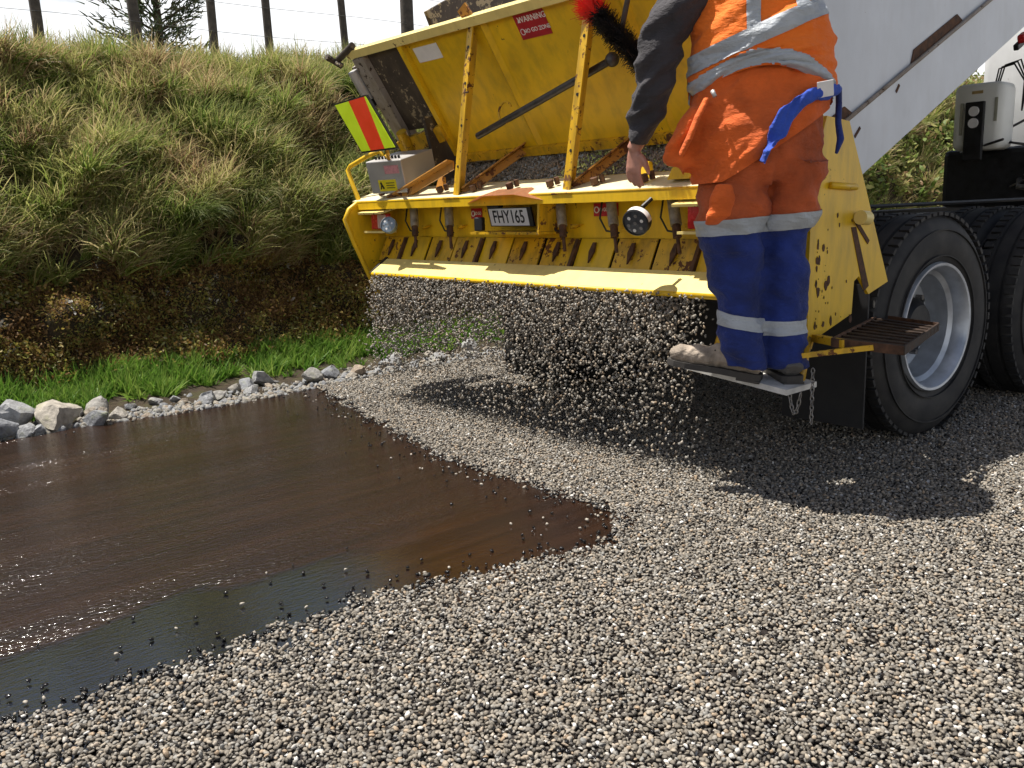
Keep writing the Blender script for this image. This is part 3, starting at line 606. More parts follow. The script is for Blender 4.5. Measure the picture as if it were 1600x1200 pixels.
# ------------------------------------------------------------------ tip truck
def wp(x, y, z): return Vector((x, y, z))
TH = math.radians(25.0); TC, TS = math.cos(TH), math.sin(TH); OX, OZ = 3.62, 1.50
def tray(xp, y, zp): return Vector((OX + xp*TC - zp*TS, y, OZ + xp*TS + zp*TC))      # tray frame: xp along the floor, zp off it
def tf(u, v, d): return tray(u, d, v)
TROT = Matrix(((TC, 0, -TS), (0, 1, 0), (TS, 0, TC)))
truck = thing('tip_truck', (6.0, 3.2, 0.0), 'white tip truck with its tray raised, tail towards the bitumen', 'truck')
NY, FY = 2.20, 4.60                                         # outer faces of the tray sides
# tray: floor, sides, rails, front wall, ribs
bm = B(); box(bm, tray(2.6, (NY+FY)/2, -0.02), (5.2, FY-NY-0.1, 0.03), TROT)
tray_o = obj('tray', bm, white_paint, truck)
bm = B(); prism(bm, [(0.10, -0.105), (5.2, -0.105), (5.2, 0.74), (0.02, 0.74)], tf, NY, NY+0.035); obj('tray_side', bm, white_paint, truck)
bm = B(); prism(bm, [(0.10, -0.045), (5.2, -0.045), (5.2, 1.15), (0.10, 0.88)], tf, FY-0.035, FY); obj('tray_side', bm, weathered, truck, label='far tray side with shade painted into its dark colour')  # dark material stands in for the shade on this wall's inner face
bm = B(); prism(bm, [(5.16, -0.04), (5.2, -0.04), (5.2, 1.3), (5.16, 1.3)], tf, NY+0.04, FY-0.04); obj('tray_front_wall', bm, white_paint, truck)
for y0, y1 in ((NY-0.012, NY+0.10), (FY-0.10, FY+0.012)):
    bm = B(); prism(bm, [(0.16, -0.39), (5.2, -0.39), (5.2, -0.108), (0.08, -0.108)], tf, y0, y1); rl = obj('side_rail', bm, white_paint, truck)
    if y0 < 3:
        bm = B(); tube(bm, [tray(0.12, NY-0.012, -0.104), tray(5.2, NY-0.012, -0.104)], 0.010, 8); obj('weld_seam', bm, post_grey, rl, True)
        for (a, b) in ((0.95, 1.55), (0.12, 0.35), (1.95, 2.2)):
            bm = B(); prism(bm, [(a, -0.095), (b, -0.095), (b-0.05, -0.045), (a+0.05, -0.045)], tf, NY-0.006, NY-0.001); obj('rust_patch', bm, rust, rl)
        for (a, z_, l_) in ((0.32, -0.14, 0.06), (0.16, -0.27, 0.10), (0.75, -0.10, 0.04)):
            bm = B(); bar(bm, tray(a, NY-0.0135, z_-0.06), tray(a+l_, NY-0.0135, z_-0.04), 0.004, 0.014, TROT @ Vector((0, 0, 1))); obj('scrape', bm, rust, rl)
for k in range(7):
    bm = B(); box(bm, tray(0.5+0.75*k, (NY+FY)/2, -0.10), (0.07, FY-NY-0.25, 0.12), TROT); obj('floor_bearer', bm, black_metal, truck)
mk = tray(2.30, NY-0.0, -0.455)
bm = B(); box(bm, mk, (0.075, 0.05, 0.05), TROT, 0.012); ml = obj('marker_lamp', bm, lens_red, truck)
bm = B(); box(bm, mk + Vector((0.02, 0.03, -0.035)), (0.10, 0.03, 0.035), TROT, 0.006); obj('lamp_bracket', bm, black_metal, ml)
# tailgate
TB, TT = Vector((3.60, 0, 1.485)), Vector((3.15, 0, 2.185)); tgd = (TT-TB).normalized(); tgn = Vector((-tgd.z, 0, tgd.x))   # outward (rear-down)
if tgn.x > 0: tgn = -tgn
def tg(u, y, d=0.0): return TB + tgd*u + tgn*d + Vector((0, y, 0))
TL = (TT-TB).length
def tgp(u, v, d): return tg(v, u, d)
bm = B(); prism(bm, [(2.12, 0), (4.62, 0), (4.62, TL), (2.12, TL)], tgp, -0.03, 0.0); gate = obj('tailgate', bm, yellow, truck)
bm = B(); prism(bm, [(2.10, TL-0.045), (5.16, TL-0.045), (5.16, TL+0.004), (2.10, TL+0.004)], tgp, -0.02, 0.035); obj('top_rail', bm, yellow_lip, gate)
bm = B(); prism(bm, [(2.12, 0.0), (4.62, 0.0), (4.62, 0.05), (2.12, 0.05)], tgp, 0.001, 0.028); obj('bottom_rail', bm, yellow_old, gate)
bm = B(); prism(bm, [(4.585, 0.05), (4.63, 0.05), (4.63, TL-0.046), (4.585, TL-0.046)], tgp, 0.001, 0.03); obj('edge_rib', bm, yellow, gate)
for y_ in (3.86, 2.9):
    bm = B(); a = [(y_-0.03, 0.052), (y_+0.03, 0.052), (y_+0.03, TL-0.048), (y_-0.03, TL-0.048)]
    v0 = [bm.verts.new(tgp(u, v, 0.0005)) for u, v in a]; v1 = [bm.verts.new(tgp(u, v, 0.018)) for u, v in ((y_, 0.052), (y_, TL-0.048))]
    bm.faces.new((v0[0], v1[0], v1[1], v0[3])); bm.faces.new((v1[0], v0[1], v0[2], v1[1])); bmesh.ops.recalc_face_normals(bm, faces=bm.faces[:]); obj('folded_rib', bm, yellow, gate)
# stickers on the tailgate
bm = B(); prism(bm, [(4.53, 0.655), (4.30, 0.655), (4.30, 0.745), (4.53, 0.745)], tgp, 0.001, 0.003); obj('blank_label', bm, ink_white, gate)
bm = B(); prism(bm, [(3.62, 0.645), (3.40, 0.645), (3.40, 0.775), (3.62, 0.775)], tgp, 0.001, 0.003); stk = obj('warning_sticker', bm, sticker_red, gate)
text('lettering', 'WARNING', 0.042, tg(0.745, 3.495, 0.0035), (0, -1, 0), tgd, ink_white, stk)
text('lettering', 'NO GO ZONE', 0.030, tg(0.685, 3.49, 0.0035), (0, -1, 0), tgd, ink_white, stk)
bm = B(); lathe(bm, [(0.013, 0), (0.017, 0), (0.017, 0.002), (0.013, 0.002)], Matrix.Translation(tg(0.685, 3.595, 0.0035)) @ frame_from((0, -1, 0), tgd).to_4x4(), 20, True); obj('no_entry_symbol', bm, ink_white, stk)
bm = B(); bm.faces.new([bm.verts.new(tg(0.745+b_, 3.59+a_, 0.0036)) for a_, b_ in ((0.012, -0.012), (-0.012, -0.012), (0, 0.014))]); obj('warning_triangle', bm, ink_white, stk)
# dark outer end of the tail frame with its weathered post and latch
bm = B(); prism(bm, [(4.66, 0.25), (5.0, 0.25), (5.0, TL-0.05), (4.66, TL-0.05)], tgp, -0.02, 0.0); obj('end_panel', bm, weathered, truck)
bm = B(); prism(bm, [(5.002, 0.20), (5.12, 0.20), (5.12, TL-0.05), (5.002, TL-0.05)], tgp, -0.05, 0.04); ep = obj('end_post', bm, post_grey, truck)
bm = B(); prism(bm, [(5.125, 0.44), (5.20, 0.44), (5.20, TL-0.10), (5.125, TL-0.10)], tgp, -0.03, 0.02); obj('hinge_strap', bm, post_grey, ep)
bm = B(); tube(bm, [tg(0.52, 5.16, 0.05), tg(0.72, 5.16, 0.05)], 0.035, 12); obj('hinge_sleeve', bm, zinc, ep, True, auto=40)
bm = B(); tube(bm, [tg(0.47, 5.16, 0.05), tg(0.52, 5.16, 0.05)], 0.03, 12); obj('hinge_collar', bm, black_metal, ep, True, auto=40)
bm = B(); tube(bm, [tg(TL+0.03, 5.06, 0.02), tg(TL-0.02, 5.24, 0.05)], 0.022, 10); tube(bm, [tg(TL-0.07, 5.28, 0.03), tg(TL+0.03, 5.27, 0.10)], 0.02, 8); tube(bm, [tg(TL-0.05, 5.20, 0.08), tg(TL, 5.36, 0.05)], 0.012, 8); obj('latch', bm, weathered, ep, True, auto=40)
bm = B(); prism(bm, [(4.60, 0.17), (5.13, 0.10), (5.13, 0.20), (4.60, 0.27)], tgp, 0.005, 0.05); obj('lower_crossmember', bm, yellow_old, truck)
bm = B(); tube(bm, [tg(0.10, 5.02, 0.06), tg(0.28, 4.98, 0.07)], 0.035, 12); obj('pivot_pin', bm, yellow_old, truck, True, auto=40)
bm = B(); prism(bm, [(3.50, 1.20), (4.2, 1.20), (4.2, 1.75), (3.36, 1.75)], lambda u, v, d: Vector((u, d, v)), 4.68, 4.71); obj('hopper_side_plate', bm, weathered, truck)
# chassis
YAW = Matrix.Rotation(math.radians(-4.0), 4, 'Z')
for y_ in (2.85, 3.75):
    bm = B(); bar(bm, (3.9, y_, 0.93), (10.5, y_-0.35, 0.93), 0.09, 0.26, bevel=0.01); obj('chassis_rail', bm, black_metal, truck)
for x_ in (4.1, 4.95, 6.4, 7.3): 
    bm = B(); box(bm, (x_, 3.3, 0.92), (0.10, 0.80, 0.16)); obj('crossmember', bm, black_metal, truck)
for k, x_ in enumerate((4.42, 5.77)):
    bm = B(); tube(bm, [(x_, 2.2-0.09*k, 0.53), (x_, 4.4-0.09*k, 0.53)], 0.09, 14); lathe(bm, [(0.0, -0.2), (0.2, -0.12), (0.24, 0.0), (0.2, 0.12), (0.0, 0.2)], Matrix.Translation((x_, 3.3, 0.53)), 16); obj('axle', bm, black_metal, truck, True)
# wheels
RT = 0.545
def tyre_prof(w_=0.27):
    h = w_/2
    return [(0.300, -h+0.035), (0.335, -h+0.012), (0.40, -h), (0.455, -h+0.002), (0.50, -h+0.016), (0.525, -h+0.032), (RT-0.006, -h+0.045), (RT, -h+0.06), (RT, -0.05), (RT-0.014, -0.046), (RT-0.014, -0.036), (RT, -0.032), (RT, 0.032), (RT-0.014, 0.036), (RT-0.014, 0.046), (RT, 0.05),
            (RT, h-0.06), (RT-0.006, h-0.045), (0.525, h-0.032), (0.50, h-0.016), (0.455, h-0.002), (0.40, h), (0.335, h-0.012), (0.300, h-0.035)]
def make_wheel(loc, outer, nm_label):
    M = Matrix.Translation(loc) @ YAW
    e = None
    bm = B(); lathe(bm, tyre_prof(), M, 72, True)
    for k in range(64):                                       # tread blocks on the shoulders
        a = k*math.tau/64
        for s_ in (-1, 1):
            c = M @ Vector(((RT+0.001)*math.cos(a), s_*0.088, (RT+0.001)*math.sin(a)))
            rm = M.to_3x3() @ Matrix.Rotation(-a, 3, 'Y')
            box(bm, c, (0.016, 0.052, 0.036), rm)
    for rr_ in ((0.345, 0.350), (0.468, 0.474)):
        lathe(bm, [(rr_[0], -0.1375), (rr_[1], -0.1375), (rr_[1], -0.128), (rr_[0], -0.128)], M, 64, True)
    ty = obj('wheel', bm, rubber_m, truck, True, nm_label, auto=35)
    if outer:
        bm = B(); lathe(bm, [(0.318, -0.118), (0.312, -0.136), (0.300, -0.134), (0.288, -0.118), (0.280, -0.06), (0.258, -0.045), (0.252, 0.02), (0.240, 0.06), (0.205, 0.075), (0.150, 0.065), (0.142, 0.03)], M, 64); obj('rim', bm, alu, ty, True, auto=40)
        bm = B(); lathe(bm, [(0.142, 0.032), (0.13, -0.01), (0.10, -0.04), (0.0, -0.045)], M, 40); obj('hub', bm, black_metal, ty, True, auto=40)
        for k in range(10):
            a = k*math.tau/10+0.2; c = M @ Vector((0.172*math.cos(a), 0.05, 0.172*math.sin(a))); ax_ = (M.to_3x3() @ Vector((0, 1, 0)))
            bm = B(); tube(bm, [c, c-ax_*0.035], 0.014, 6); obj('wheel_nut', bm, grey_steel, ty)
        for k in range(5):
            a = k*math.tau/5+0.5; c = M @ Vector((0.222*math.cos(a), 0.064, 0.222*math.sin(a))); ax_ = (M.to_3x3() @ Vector((0, 1, 0)))
            bm = B(); tube(bm, [c, c-ax_*0.004], 0.024, 14); obj('rim_hole', bm, ink_black, ty)
for k in range(2):
    x_ = 4.42 + 1.35*k; y_ = 2.07 - 0.095*k
    make_wheel((x_, y_, RT), True, 'outer rear wheel with deep dished silver rim' if k == 0 else 'second axle wheel at the right edge')
    make_wheel((x_, y_+0.30, RT), False, None)
    make_wheel((x_, 4.20-0.095*k, RT), False, None); make_wheel((x_, 4.48-0.095*k, RT), False, None)
make_wheel((10.3, 1.75, RT), True, None); make_wheel((10.3, 3.75, RT), False, None)
# mudflaps, guards, underside
bm = B(); box(bm, (3.80, 2.19, 0.47), (0.012, 0.42, 0.66)); obj('mudflap', bm, flap_black, truck)
bm = B(); box(bm, (3.82, 4.22, 0.44), (0.012, 0.60, 0.68)); obj('mudflap', bm, flap_black, truck)
bm = B(); box(bm, (3.86, 3.2, 0.62), (0.05, 1.55, 0.62), None, 0.01); obj('rear_cross_panel', bm, black_metal, truck)
bm = B(); tube(bm, [(5.1-0.66*math.cos(a)*1.0, 2.34, 0.60+0.56*math.sin(a)) for a in np.linspace(0.35, 2.8, 14)][:1]+[(4.0, 2.36, 1.13), (6.4, 2.2, 1.13)], 0.012, 6); obj('brake_hose', bm, black_metal, truck)
bm = B(); box(bm, (6.9, 2.25, 0.75), (0.75, 0.45, 0.45), None, 0.05); obj('battery_box', bm, black_metal, truck)
# behind the cab: white plastic tank with lamp panel, gearbox, hoses
TX = 6.9
bm = B(); box(bm, (TX, 2.80, 1.70), (0.26, 0.34, 0.46), None, 0.05); tk = obj('fluid_tank', bm, tank_mat, truck, True, auto=60)
for y_, z0, z1 in ((2.90, 1.58, 1.80), (2.67, 1.66, 1.82)):
    bm = B(); box(bm, (TX-0.131, y_, (z0+z1)/2), (0.006, 0.022, z1-z0), None, 0.002); obj('tank_groove', bm, plain('groove_%d' % int(y_*100), (0.45, 0.44, 0.34), 0.6), tk)
bm = B(); box(bm, (TX-0.131, 2.80, 1.865), (0.006, 0.075, 0.020), None, 0.002); obj('tank_label', bm, plain('tan_label', (0.45, 0.32, 0.12), 0.6), tk)
bm = B(); box(bm, (TX-0.15, 2.80, 1.60), (0.03, 0.13, 0.40), None, 0.008); lp = obj('lamp_panel', bm, black_metal, truck)
for z_ in (1.735, 1.655):
    bm = B(); tube(bm, [(TX-0.165, 2.80, z_), (TX-0.178, 2.80, z_)], 0.034, 20); obj('reversing_lamp', bm, ink_white, lp, True, auto=40)
bm = B()
for k in range(3): tube(bm, [(TX, 2.74-0.012*k, 1.90), (TX, 2.72-0.02*k, 2.02+0.01*k), (TX, 2.62-0.02*k, 2.04+0.012*k), (TX-0.02, 2.54-0.01*k, 1.92), (TX-0.03, 2.54, 1.72)], 0.006, 6)
obj('hose', bm, black_metal, truck, True)
rg = random.Random(3); bm = B(); box(bm, (7.4, 2.62, 1.28), (0.8, 1.0, 0.42), None, 0.04); gb = obj('gearbox', bm, black_metal, truck)
for k in range(16):
    c = Vector((rg.uniform(6.9, 7.1), rg.uniform(2.25, 2.75), rg.uniform(1.12, 1.58)))
    bm = B(); tube(bm, [c, c+Vector((rg.gauss(0, .06), rg.gauss(0, .15), rg.gauss(0, .06))), c+Vector((rg.gauss(0, .10), rg.gauss(0, .22), rg.gauss(0, .12)))], rg.choice((0.006, 0.009, 0.02)), 8); obj('hydraulic_line', bm, rg.choice((grey_steel, black_metal, dark_rod)), gb, True)
for c in ((7.0, 2.42, 1.35), (7.0, 2.30, 1.50)):
    bm = B(); tube(bm, [Vector(c), Vector(c)+Vector((-0.12, 0.02, 0))], 0.05, 16); obj('pump_body', bm, grey_steel, gb, True, auto=40)
# cab
bm = B(); box(bm, (10.2, 2.72, 2.32), (1.6, 2.3, 1.75), None, 0.08); cabo = obj('cab', bm, cab_white, truck, True, auto=50)
bm = B(); box(bm, (9.395, 2.72, 2.65), (0.012, 1.3, 0.5), None, 0.005); obj('rear_window', bm, lamp_glass, cabo)
bm = B(); box(bm, (10.3, 1.567, 2.6), (0.9, 0.012, 0.6), None, 0.005); obj('side_window', bm, lamp_glass, cabo)
bm = B(); box(bm, (10.2, 2.72, 1.2), (1.8, 2.15, 0.42), None, 0.05); obj('cab_floor', bm, black_metal, truck)
for y_ in (3.05, 2.85, 2.65, 2.45):
    bm = B(); tube(bm, [(9.402, y_, 1.52), (9.388, y_, 1.52)], 0.014, 8); obj('rivet', bm, grey_steel, cabo)

# ------------------------------------------------------------------ chip spreader hung on the truck's tail
spr = thing('chip_spreader', (3.3, 3.6, 0.6), 'yellow steel chip spreader box hung across the tail of the truck', 'spreader')
RY, LY = 2.24, 5.14                                          # right (near) and left (far) inside ends
XZ = lambda u, v, d: Vector((u, d, v))
bm = B(); prism(bm, [(3.13, 1.243), (3.36, 1.318), (3.357, 1.328), (3.127, 1.253)], XZ, RY, LY+0.06); beam = obj('top_beam', bm, beam_glare, spr)
bm = B(); prism(bm, [(3.127, 1.198), (3.139, 1.198), (3.139, 1.241), (3.127, 1.241)], XZ, RY, LY+0.02); obj('beam_flange', bm, yellow, beam)
bm = B(); tube(bm, [(3.133, RY, 1.246), (3.133, LY+0.02, 1.246)], 0.008, 8); obj('beam_edge', bm, yellow, beam, True)
bm = B(); prism(bm, [(3.36, 1.33), (3.372, 1.33), (3.50, 0.92), (3.488, 0.92)], XZ, RY-0.2, LY-0.2); obj('hopper_wall', bm, yellow_old, spr)
bm = B(); prism(bm, [(3.325, 1.02), (3.335, 1.02), (3.335, 1.30), (3.325, 1.30)], XZ, RY-0.2, LY); bp = obj('back_panel', bm, yellow, spr)
bm = B(); prism(bm, [(3.26, 0.86), (3.36, 0.86), (3.36, 1.015), (3.352, 1.015)], XZ, RY-0.2, LY); obj('flap_backing', bm, black_metal, spr)
# metering flaps with operating arms
flap_edges = np.linspace(RY+0.02, LY-0.02, 12)
for k in range(11):
    y0, y1 = flap_edges[k]+0.008, flap_edges[k+1]-0.010
    bm = B(); jit = random.uniform(-0.004, 0.006)
    prism(bm, [(3.318+jit, 1.018), (3.326+jit, 1.018), (3.252+jit, 0.868), (3.244+jit, 0.868)], XZ, y0, y1); fl = obj('metering_flap', bm, yellow_old if k % 3 else yellow, spr)
    ym = (y0+y1)/2 + 0.01
    bm = B(); prism(bm, [(-0.008, 0.0), (0.008, 0.0), (0.017, -0.045), (0.0, -0.10), (-0.017, -0.045)], lambda u, v, d: Vector((3.308+d + v*0.49, ym+u, 1.0+v)), -0.016, -0.004); obj('flap_arm', bm, rust, fl)
    if k % 3 == 0:
        bm = B(); bar(bm, (3.305, y1+0.012, 1.012), (3.232, y1+0.012, 0.872), 0.020, 0.02, (1, 0, 0.5)); obj('divider_bar', bm, rust, fl)
# rams
for y_ in (4.69, 4.33, 3.375, 3.02, 2.64):
    bm = B(); tube(bm, [(3.27, y_+0.02, 1.20), (3.235, y_-0.03, 1.085)], 0.026, 14); rm_ = obj('hydraulic_ram', bm, ram_grey, spr, True, auto=40)
    bm = B(); tube(bm, [(3.237, y_-0.028, 1.09), (3.225, y_-0.045, 1.03)], 0.020, 12); tube(bm, [(3.227, y_-0.044, 1.035), (3.205, y_-0.075, 0.96)], 0.009, 8); obj('ram_rod', bm, rust, rm_, True, auto=40)
    bm = B(); tube(bm, [(3.24, y_+0.05, 1.20), (3.225, y_+0.052, 1.12), (3.235, y_+0.02, 1.06), (3.24, y_-0.06, 1.05)], 0.005, 6); obj('ram_hose', bm, black_metal, rm_, True)
    bm = B(); prism(bm, [(-0.08, 0), (-0.02, -0.012), (-0.02, 0.012)], lambda u, v, d: Vector((3.30+d, y_+u-0.02, 1.075+v+u*-0.2)), -0.02, 0.02); obj('ram_lug', bm, yellow_old, rm_)
# discharge lip
bm = B(); prism(bm, [(3.222, 0.882), (3.229, 0.874), (3.108, 0.780), (3.094, 0.788), (3.092, 0.799), (3.10, 0.806)], XZ, RY-0.02, LY-0.17); lip = obj('discharge_lip', bm, yellow_lip, spr)
bm = B(); tube(bm, [(3.102, RY-0.02, 0.792), (3.102, LY-0.17, 0.792)], 0.013, 10); obj('lip_edge', bm, yellow, lip, True)
bm = B(); box(bm, (3.17, LY-0.155, 0.835), (0.16, 0.022, 0.03), Matrix.Rotation(-0.62, 3, 'Y')); obj('lip_end_strip', bm, black_metal, lip)
bm = B(); tube(bm, [(3.25, RY-0.1, 0.80), (3.25, LY-0.05, 0.80)], 0.055, 20); obj('spread_roller', bm, black_metal, spr, True, auto=40)
# end plates
bm = B(); prism(bm, [(3.035, 1.13), (3.06, 1.19), (3.13, 1.235), (3.36, 1.31), (3.75, 1.30), (3.75, 0.80), (3.40, 0.62), (3.25, 0.645)], XZ, LY+0.005, LY+0.02); epl = obj('end_plate', bm, yellow, spr)
bm = B(); tube(bm, [(3.20, LY, 1.262), (3.13, LY+0.012, 1.238), (3.07, LY+0.012, 1.20), (3.035, LY+0.012, 1.14), (3.09, LY+0.012, 0.99), (3.25, LY+0.012, 0.642)], 0.016, 10); obj('edge_tube', bm, yellow, epl, True, auto=50)
bm = B(); prism(bm, [(3.30, 1.33), (3.37, 1.505), (3.545, 1.49), (3.71, 1.204), (3.935, 0.805), (3.765, 0.762), (3.675, 0.848), (3.635, 0.83), (3.625, 0.69), (3.33, 0.612), (3.315, 0.575), (3.28, 0.60), (3.27, 0.9), (3.28, 1.2)], XZ, 1.965, 1.98); rpl = obj('end_plate', bm, yellow, spr, label='rust-streaked near end plate beside the wheel')
bm = B(); tube(bm, [(3.40, 1.955, 1.235), (3.60, 1.955, 1.225)], 0.014, 8); obj('welded_bar', bm, yellow, rpl, True)
bm = B(); tube(bm, [(3.60, 1.93, 1.10), (3.66, 1.93, 1.095)], 0.030, 14); obj('pin_boss', bm, yellow_lip, rpl, True, auto=40)
bm = B(); prism(bm, [(3.59, 1.06), (3.63, 1.06), (3.76, 0.80), (3.72, 0.78), (3.69, 0.84)], XZ, 1.9625, 1.9645); obj('oil_streak', bm, rust, rpl)
bm = B(); bar(bm, (3.63, 1.963, 1.08), (3.74, 1.963, 0.99), 0.004, 0.02); obj('rust_streak', bm, rust, rpl)
for k in range(46):
    u, v = 3.33 + 0.30*random.random()**2.0, 0.66 + 0.46*random.random()**1.3; r_ = 0.002 + 0.014*random.random()**2.5
    if random.random() < (v-0.5): r_ *= 0.5
    bm = B(); prism(bm, [(u+r_*math.cos(a)*random.uniform(.5, 1.2), v+1.7*r_*math.sin(a)*random.uniform(.6, 1.3)) for a in np.linspace(0, 6.28, 8)[:-1]], XZ, 1.9630, 1.9645); obj('rust_spot', bm, rust, rpl)
# bolts and lugs along the beam
for y_ in np.linspace(2.45, 4.95, 9):
    bm = B(); c = Vector((3.20, y_, 1.284)); tube(bm, [c, c+Vector((-0.012, 0, 0.03))], 0.020, 6); tube(bm, [c+Vector((0.03, -0.02, 0.01)), c+Vector((0.02, -0.02, 0.045))], 0.014, 6); obj('beam_bolt', bm, rust, beam, label=None)
for y_, mt in ((4.42, orange_rust), (2.82, yellow), (5.0, yellow_old), (4.72, yellow_old)):
    bm = B(); prism(bm, [(-0.04, 0), (0.04, 0), (0.015, 0.075), (-0.02, 0.085)], lambda u, v, d: Vector((3.28+d+v*0.2, y_-u, 1.298+v)), -0.02, 0.005); obj('lifting_lug', bm, mt, beam)
bm = B(); prism(bm, [(-0.06, 0), (0.06, 0), (0.09, 0.06), (0.07, 0.10), (-0.03, 0.05)], lambda u, v, d: Vector((3.22+d, 2.55-u, 1.285+v)), -0.05, 0.03); obj('corner_bracket', bm, yellow, beam)
# uprights and braces
UP = []
for (a, b) in (((3.16, 4.13, 1.255), (3.16, 3.93, 2.16)), ((3.16, 3.235, 1.255), (3.16, 3.02, 2.32))):
    bm = B(); angle_bar(bm, a, b, 0.062, 0.008, (-1, 0.25, 0)); u_ = obj('upright', bm, yellow_old, spr); UP.append(u_)
    d = Vector(b)-Vector(a)
    for f_ in (0.18, 0.42, 0.66, 0.86):
        bm = B(); c = Vector(a)+d*f_; tube(bm, [c+Vector((-0.006, -0.005, 0)), c+Vector((-0.009, -0.005, 0))], 0.008, 10); obj('bolt_hole', bm, ink_black, u_)
    bm = B(); box(bm, (a[0]+0.02, a[1], 1.262), (0.12, 0.14, 0.008), Matrix.Rotation(-0.31, 3, 'Y')); obj('foot_plate', bm, yellow_old, u_)
bm = B(); bar(bm, (3.16, 3.93, 2.16), (3.13, 3.97, 2.235), 0.07, 0.012, (1, 0, 0)); obj('upright_cap', bm, orange_rust, UP[0])
bm = B(); tube(bm, [(3.16, 4.0, 1.83), (3.13, 3.98, 1.80), (3.13, 3.94, 1.80)], 0.005, 6); obj('wire_hook', bm, rust, UP[0])
for a, b in (((3.17, 4.82, 1.265), (3.17, 4.18, 1.455)), ((3.18, 4.10, 1.295), (3.56, 3.98, 1.54)), ((3.18, 3.21, 1.295), (3.56, 3.10, 1.55))):
    bm = B(); angle_bar(bm, a, b, 0.05, 0.007, (0.2, 0.3, 1)); obj('brace', bm, orange_rust, spr)
# number plate in its hooded recess
bm = B()
hood = [(3.20, 4.02, 1.205), (3.13, 3.99, 1.213), (3.06, 3.80, 1.248), (3.06, 3.52, 1.250), (3.13, 3.36, 1.215), (3.20, 3.34, 1.205), (3.20, 3.53, 1.285), (3.20, 3.80, 1.283)]
v_ = [bm.verts.new(p) for p in hood]
for q in ((0, 1, 2, 7), (7, 2, 3, 6), (6, 3, 4, 5)): bm.faces.new([v_[i] for i in q])
bmesh.ops.solidify(bm, geom=bm.faces[:], thickness=0.006); obj('plate_hood', bm, hood_red, spr)
bm = B(); prism(bm, [(3.12, 1.06), (3.32, 1.06), (3.32, 1.20), (3.13, 1.205)], XZ, 3.40, 3.415); prism(bm, [(3.12, 1.045), (3.32, 1.045), (3.32, 1.058), (3.12, 1.058)], XZ, 3.40, 3.96); obj('plate_bracket', bm, yellow_old, spr)
bm = B(); prism(bm, [(3.855, 1.085), (3.505, 1.085), (3.505, 1.185), (3.855, 1.185)], lambda u, v, d: Vector((3.185+d-(v-1.085)*0.25, u, v)), 0, 0.012); npl = obj('number_plate', bm, black_metal, spr)
bm = B(); prism(bm, [(3.845, 1.090), (3.535, 1.090), (3.535, 1.180), (3.845, 1.180)], lambda u, v, d: Vector((3.183+d-(v-1.085)*0.25, u, v)), 0, 0.001); obj('plate_face', bm, plate_white, npl)
text('plate_number', 'FHY165', 0.098, Vector((3.1705, 3.69, 1.1335)), (0, -1, 0), (-0.25, 0, 1), ink_black, npl, sx=0.80)
bm = B(); box(bm, (3.17, 3.80, 1.20), (0.04, 0.10, 0.03), None, 0.006); obj('plate_lamp', bm, black_metal, spr)
bm = B(); box(bm, (3.14, 3.90, 1.10), (0.05, 0.05, 0.075), Matrix.Rotation(0.5, 3, 'Z'), 0.008); jl = obj('junction_lamp', bm, black_metal, spr)
# rear reflectors, lamps
for y0, y1, mats in ((5.07, 4.90, (lens_red, refl_white)), (2.50, 2.30, (lens_red, refl_white))):
    bm = B(); box(bm, (3.20, (y0+y1)/2, 1.12), (0.03, abs(y0-y1)+0.02, 0.10), None, 0.006); hs = obj('tail_lamp', bm, mats[0], spr)
    bm = B(); box(bm, (3.183, (y0+y1)/2-0.035, 1.12), (0.006, abs(y0-y1)*0.55, 0.085), None, 0.002); obj('lamp_lens', bm, mats[1], hs)
    bm = B(); box(bm, (3.19, (y0+y1)/2, 1.055), (0.10, abs(y0-y1)+0.06, 0.012)); box(bm, (3.17, (y0+y1)/2-0.02, 1.19), (0.14, abs(y0-y1)+0.10, 0.012), Matrix.Rotation(-0.25, 3, 'Y')); obj('lamp_shelf', bm, yellow_lip, hs)
def round_lamp(c, aim, r, mats, label):
    ax_ = Vector(aim).normalized(); f_ = frame_from(ax_.orthogonal(), ax_)      # z = aim
    M = Matrix.Translation(c) @ f_.to_4x4() @ Matrix.Rotation(math.radians(90), 4, 'X')
    bm = B(); lathe(bm, [(0.0, -0.035), (r*0.6, -0.035), (r*0.95, -0.012), (r, 0.0), (r, 0.03), (r*0.92, 0.034), (r*0.9, 0.026)], M, 32); l = obj('work_lamp', bm, mats[0], spr, True, label, auto=40)
    bm = B(); lathe(bm, [(r*0.9, 0.027), (r*0.5, 0.031), (0.0, 0.032)], M, 32); obj('lamp_glass', bm, mats[1], l, True)
    for k in range(7):
        a = k*math.tau/6; q = 0 if k == 6 else r*0.55
        bm = B(); disc(bm, M @ Matrix.Translation((q*math.cos(a), 0.036, q*math.sin(a))), r*0.13, 12); obj('led', bm, ink_white if k % 2 else grey_steel, l)
    return l
wl = round_lamp((3.03, 2.655, 1.115), (-0.9, -0.25, -0.38), 0.062, (ink_black, lamp_glass), 'round LED work lamp with white sticker on its rim')
bm = B(); M = Matrix.Translation((3.03, 2.655, 1.115)) @ frame_from(Vector((-0.9, -0.25, -0.38)).orthogonal(), (-0.9, -0.25, -0.38)).to_4x4()
vv = []
base_up = M.inverted().to_3x3() @ Vector((0.0, -0.6, 1)); a0 = math.atan2(base_up.y, base_up.x)
for k in range(13):
    a = a0 + (k-6)*0.17
    vv.append((bm.verts.new(M @ Vector((0.0635*math.cos(a), 0.0635*math.sin(a), -0.002))), bm.verts.new(M @ Vector((0.0635*math.cos(a), 0.0635*math.sin(a), 0.030)))))
for a, b in zip(vv, vv[1:]): bm.faces.new((a[0], b[0], b[1], a[1]))
obj('rim_sticker', bm, ink_white, wl, True)
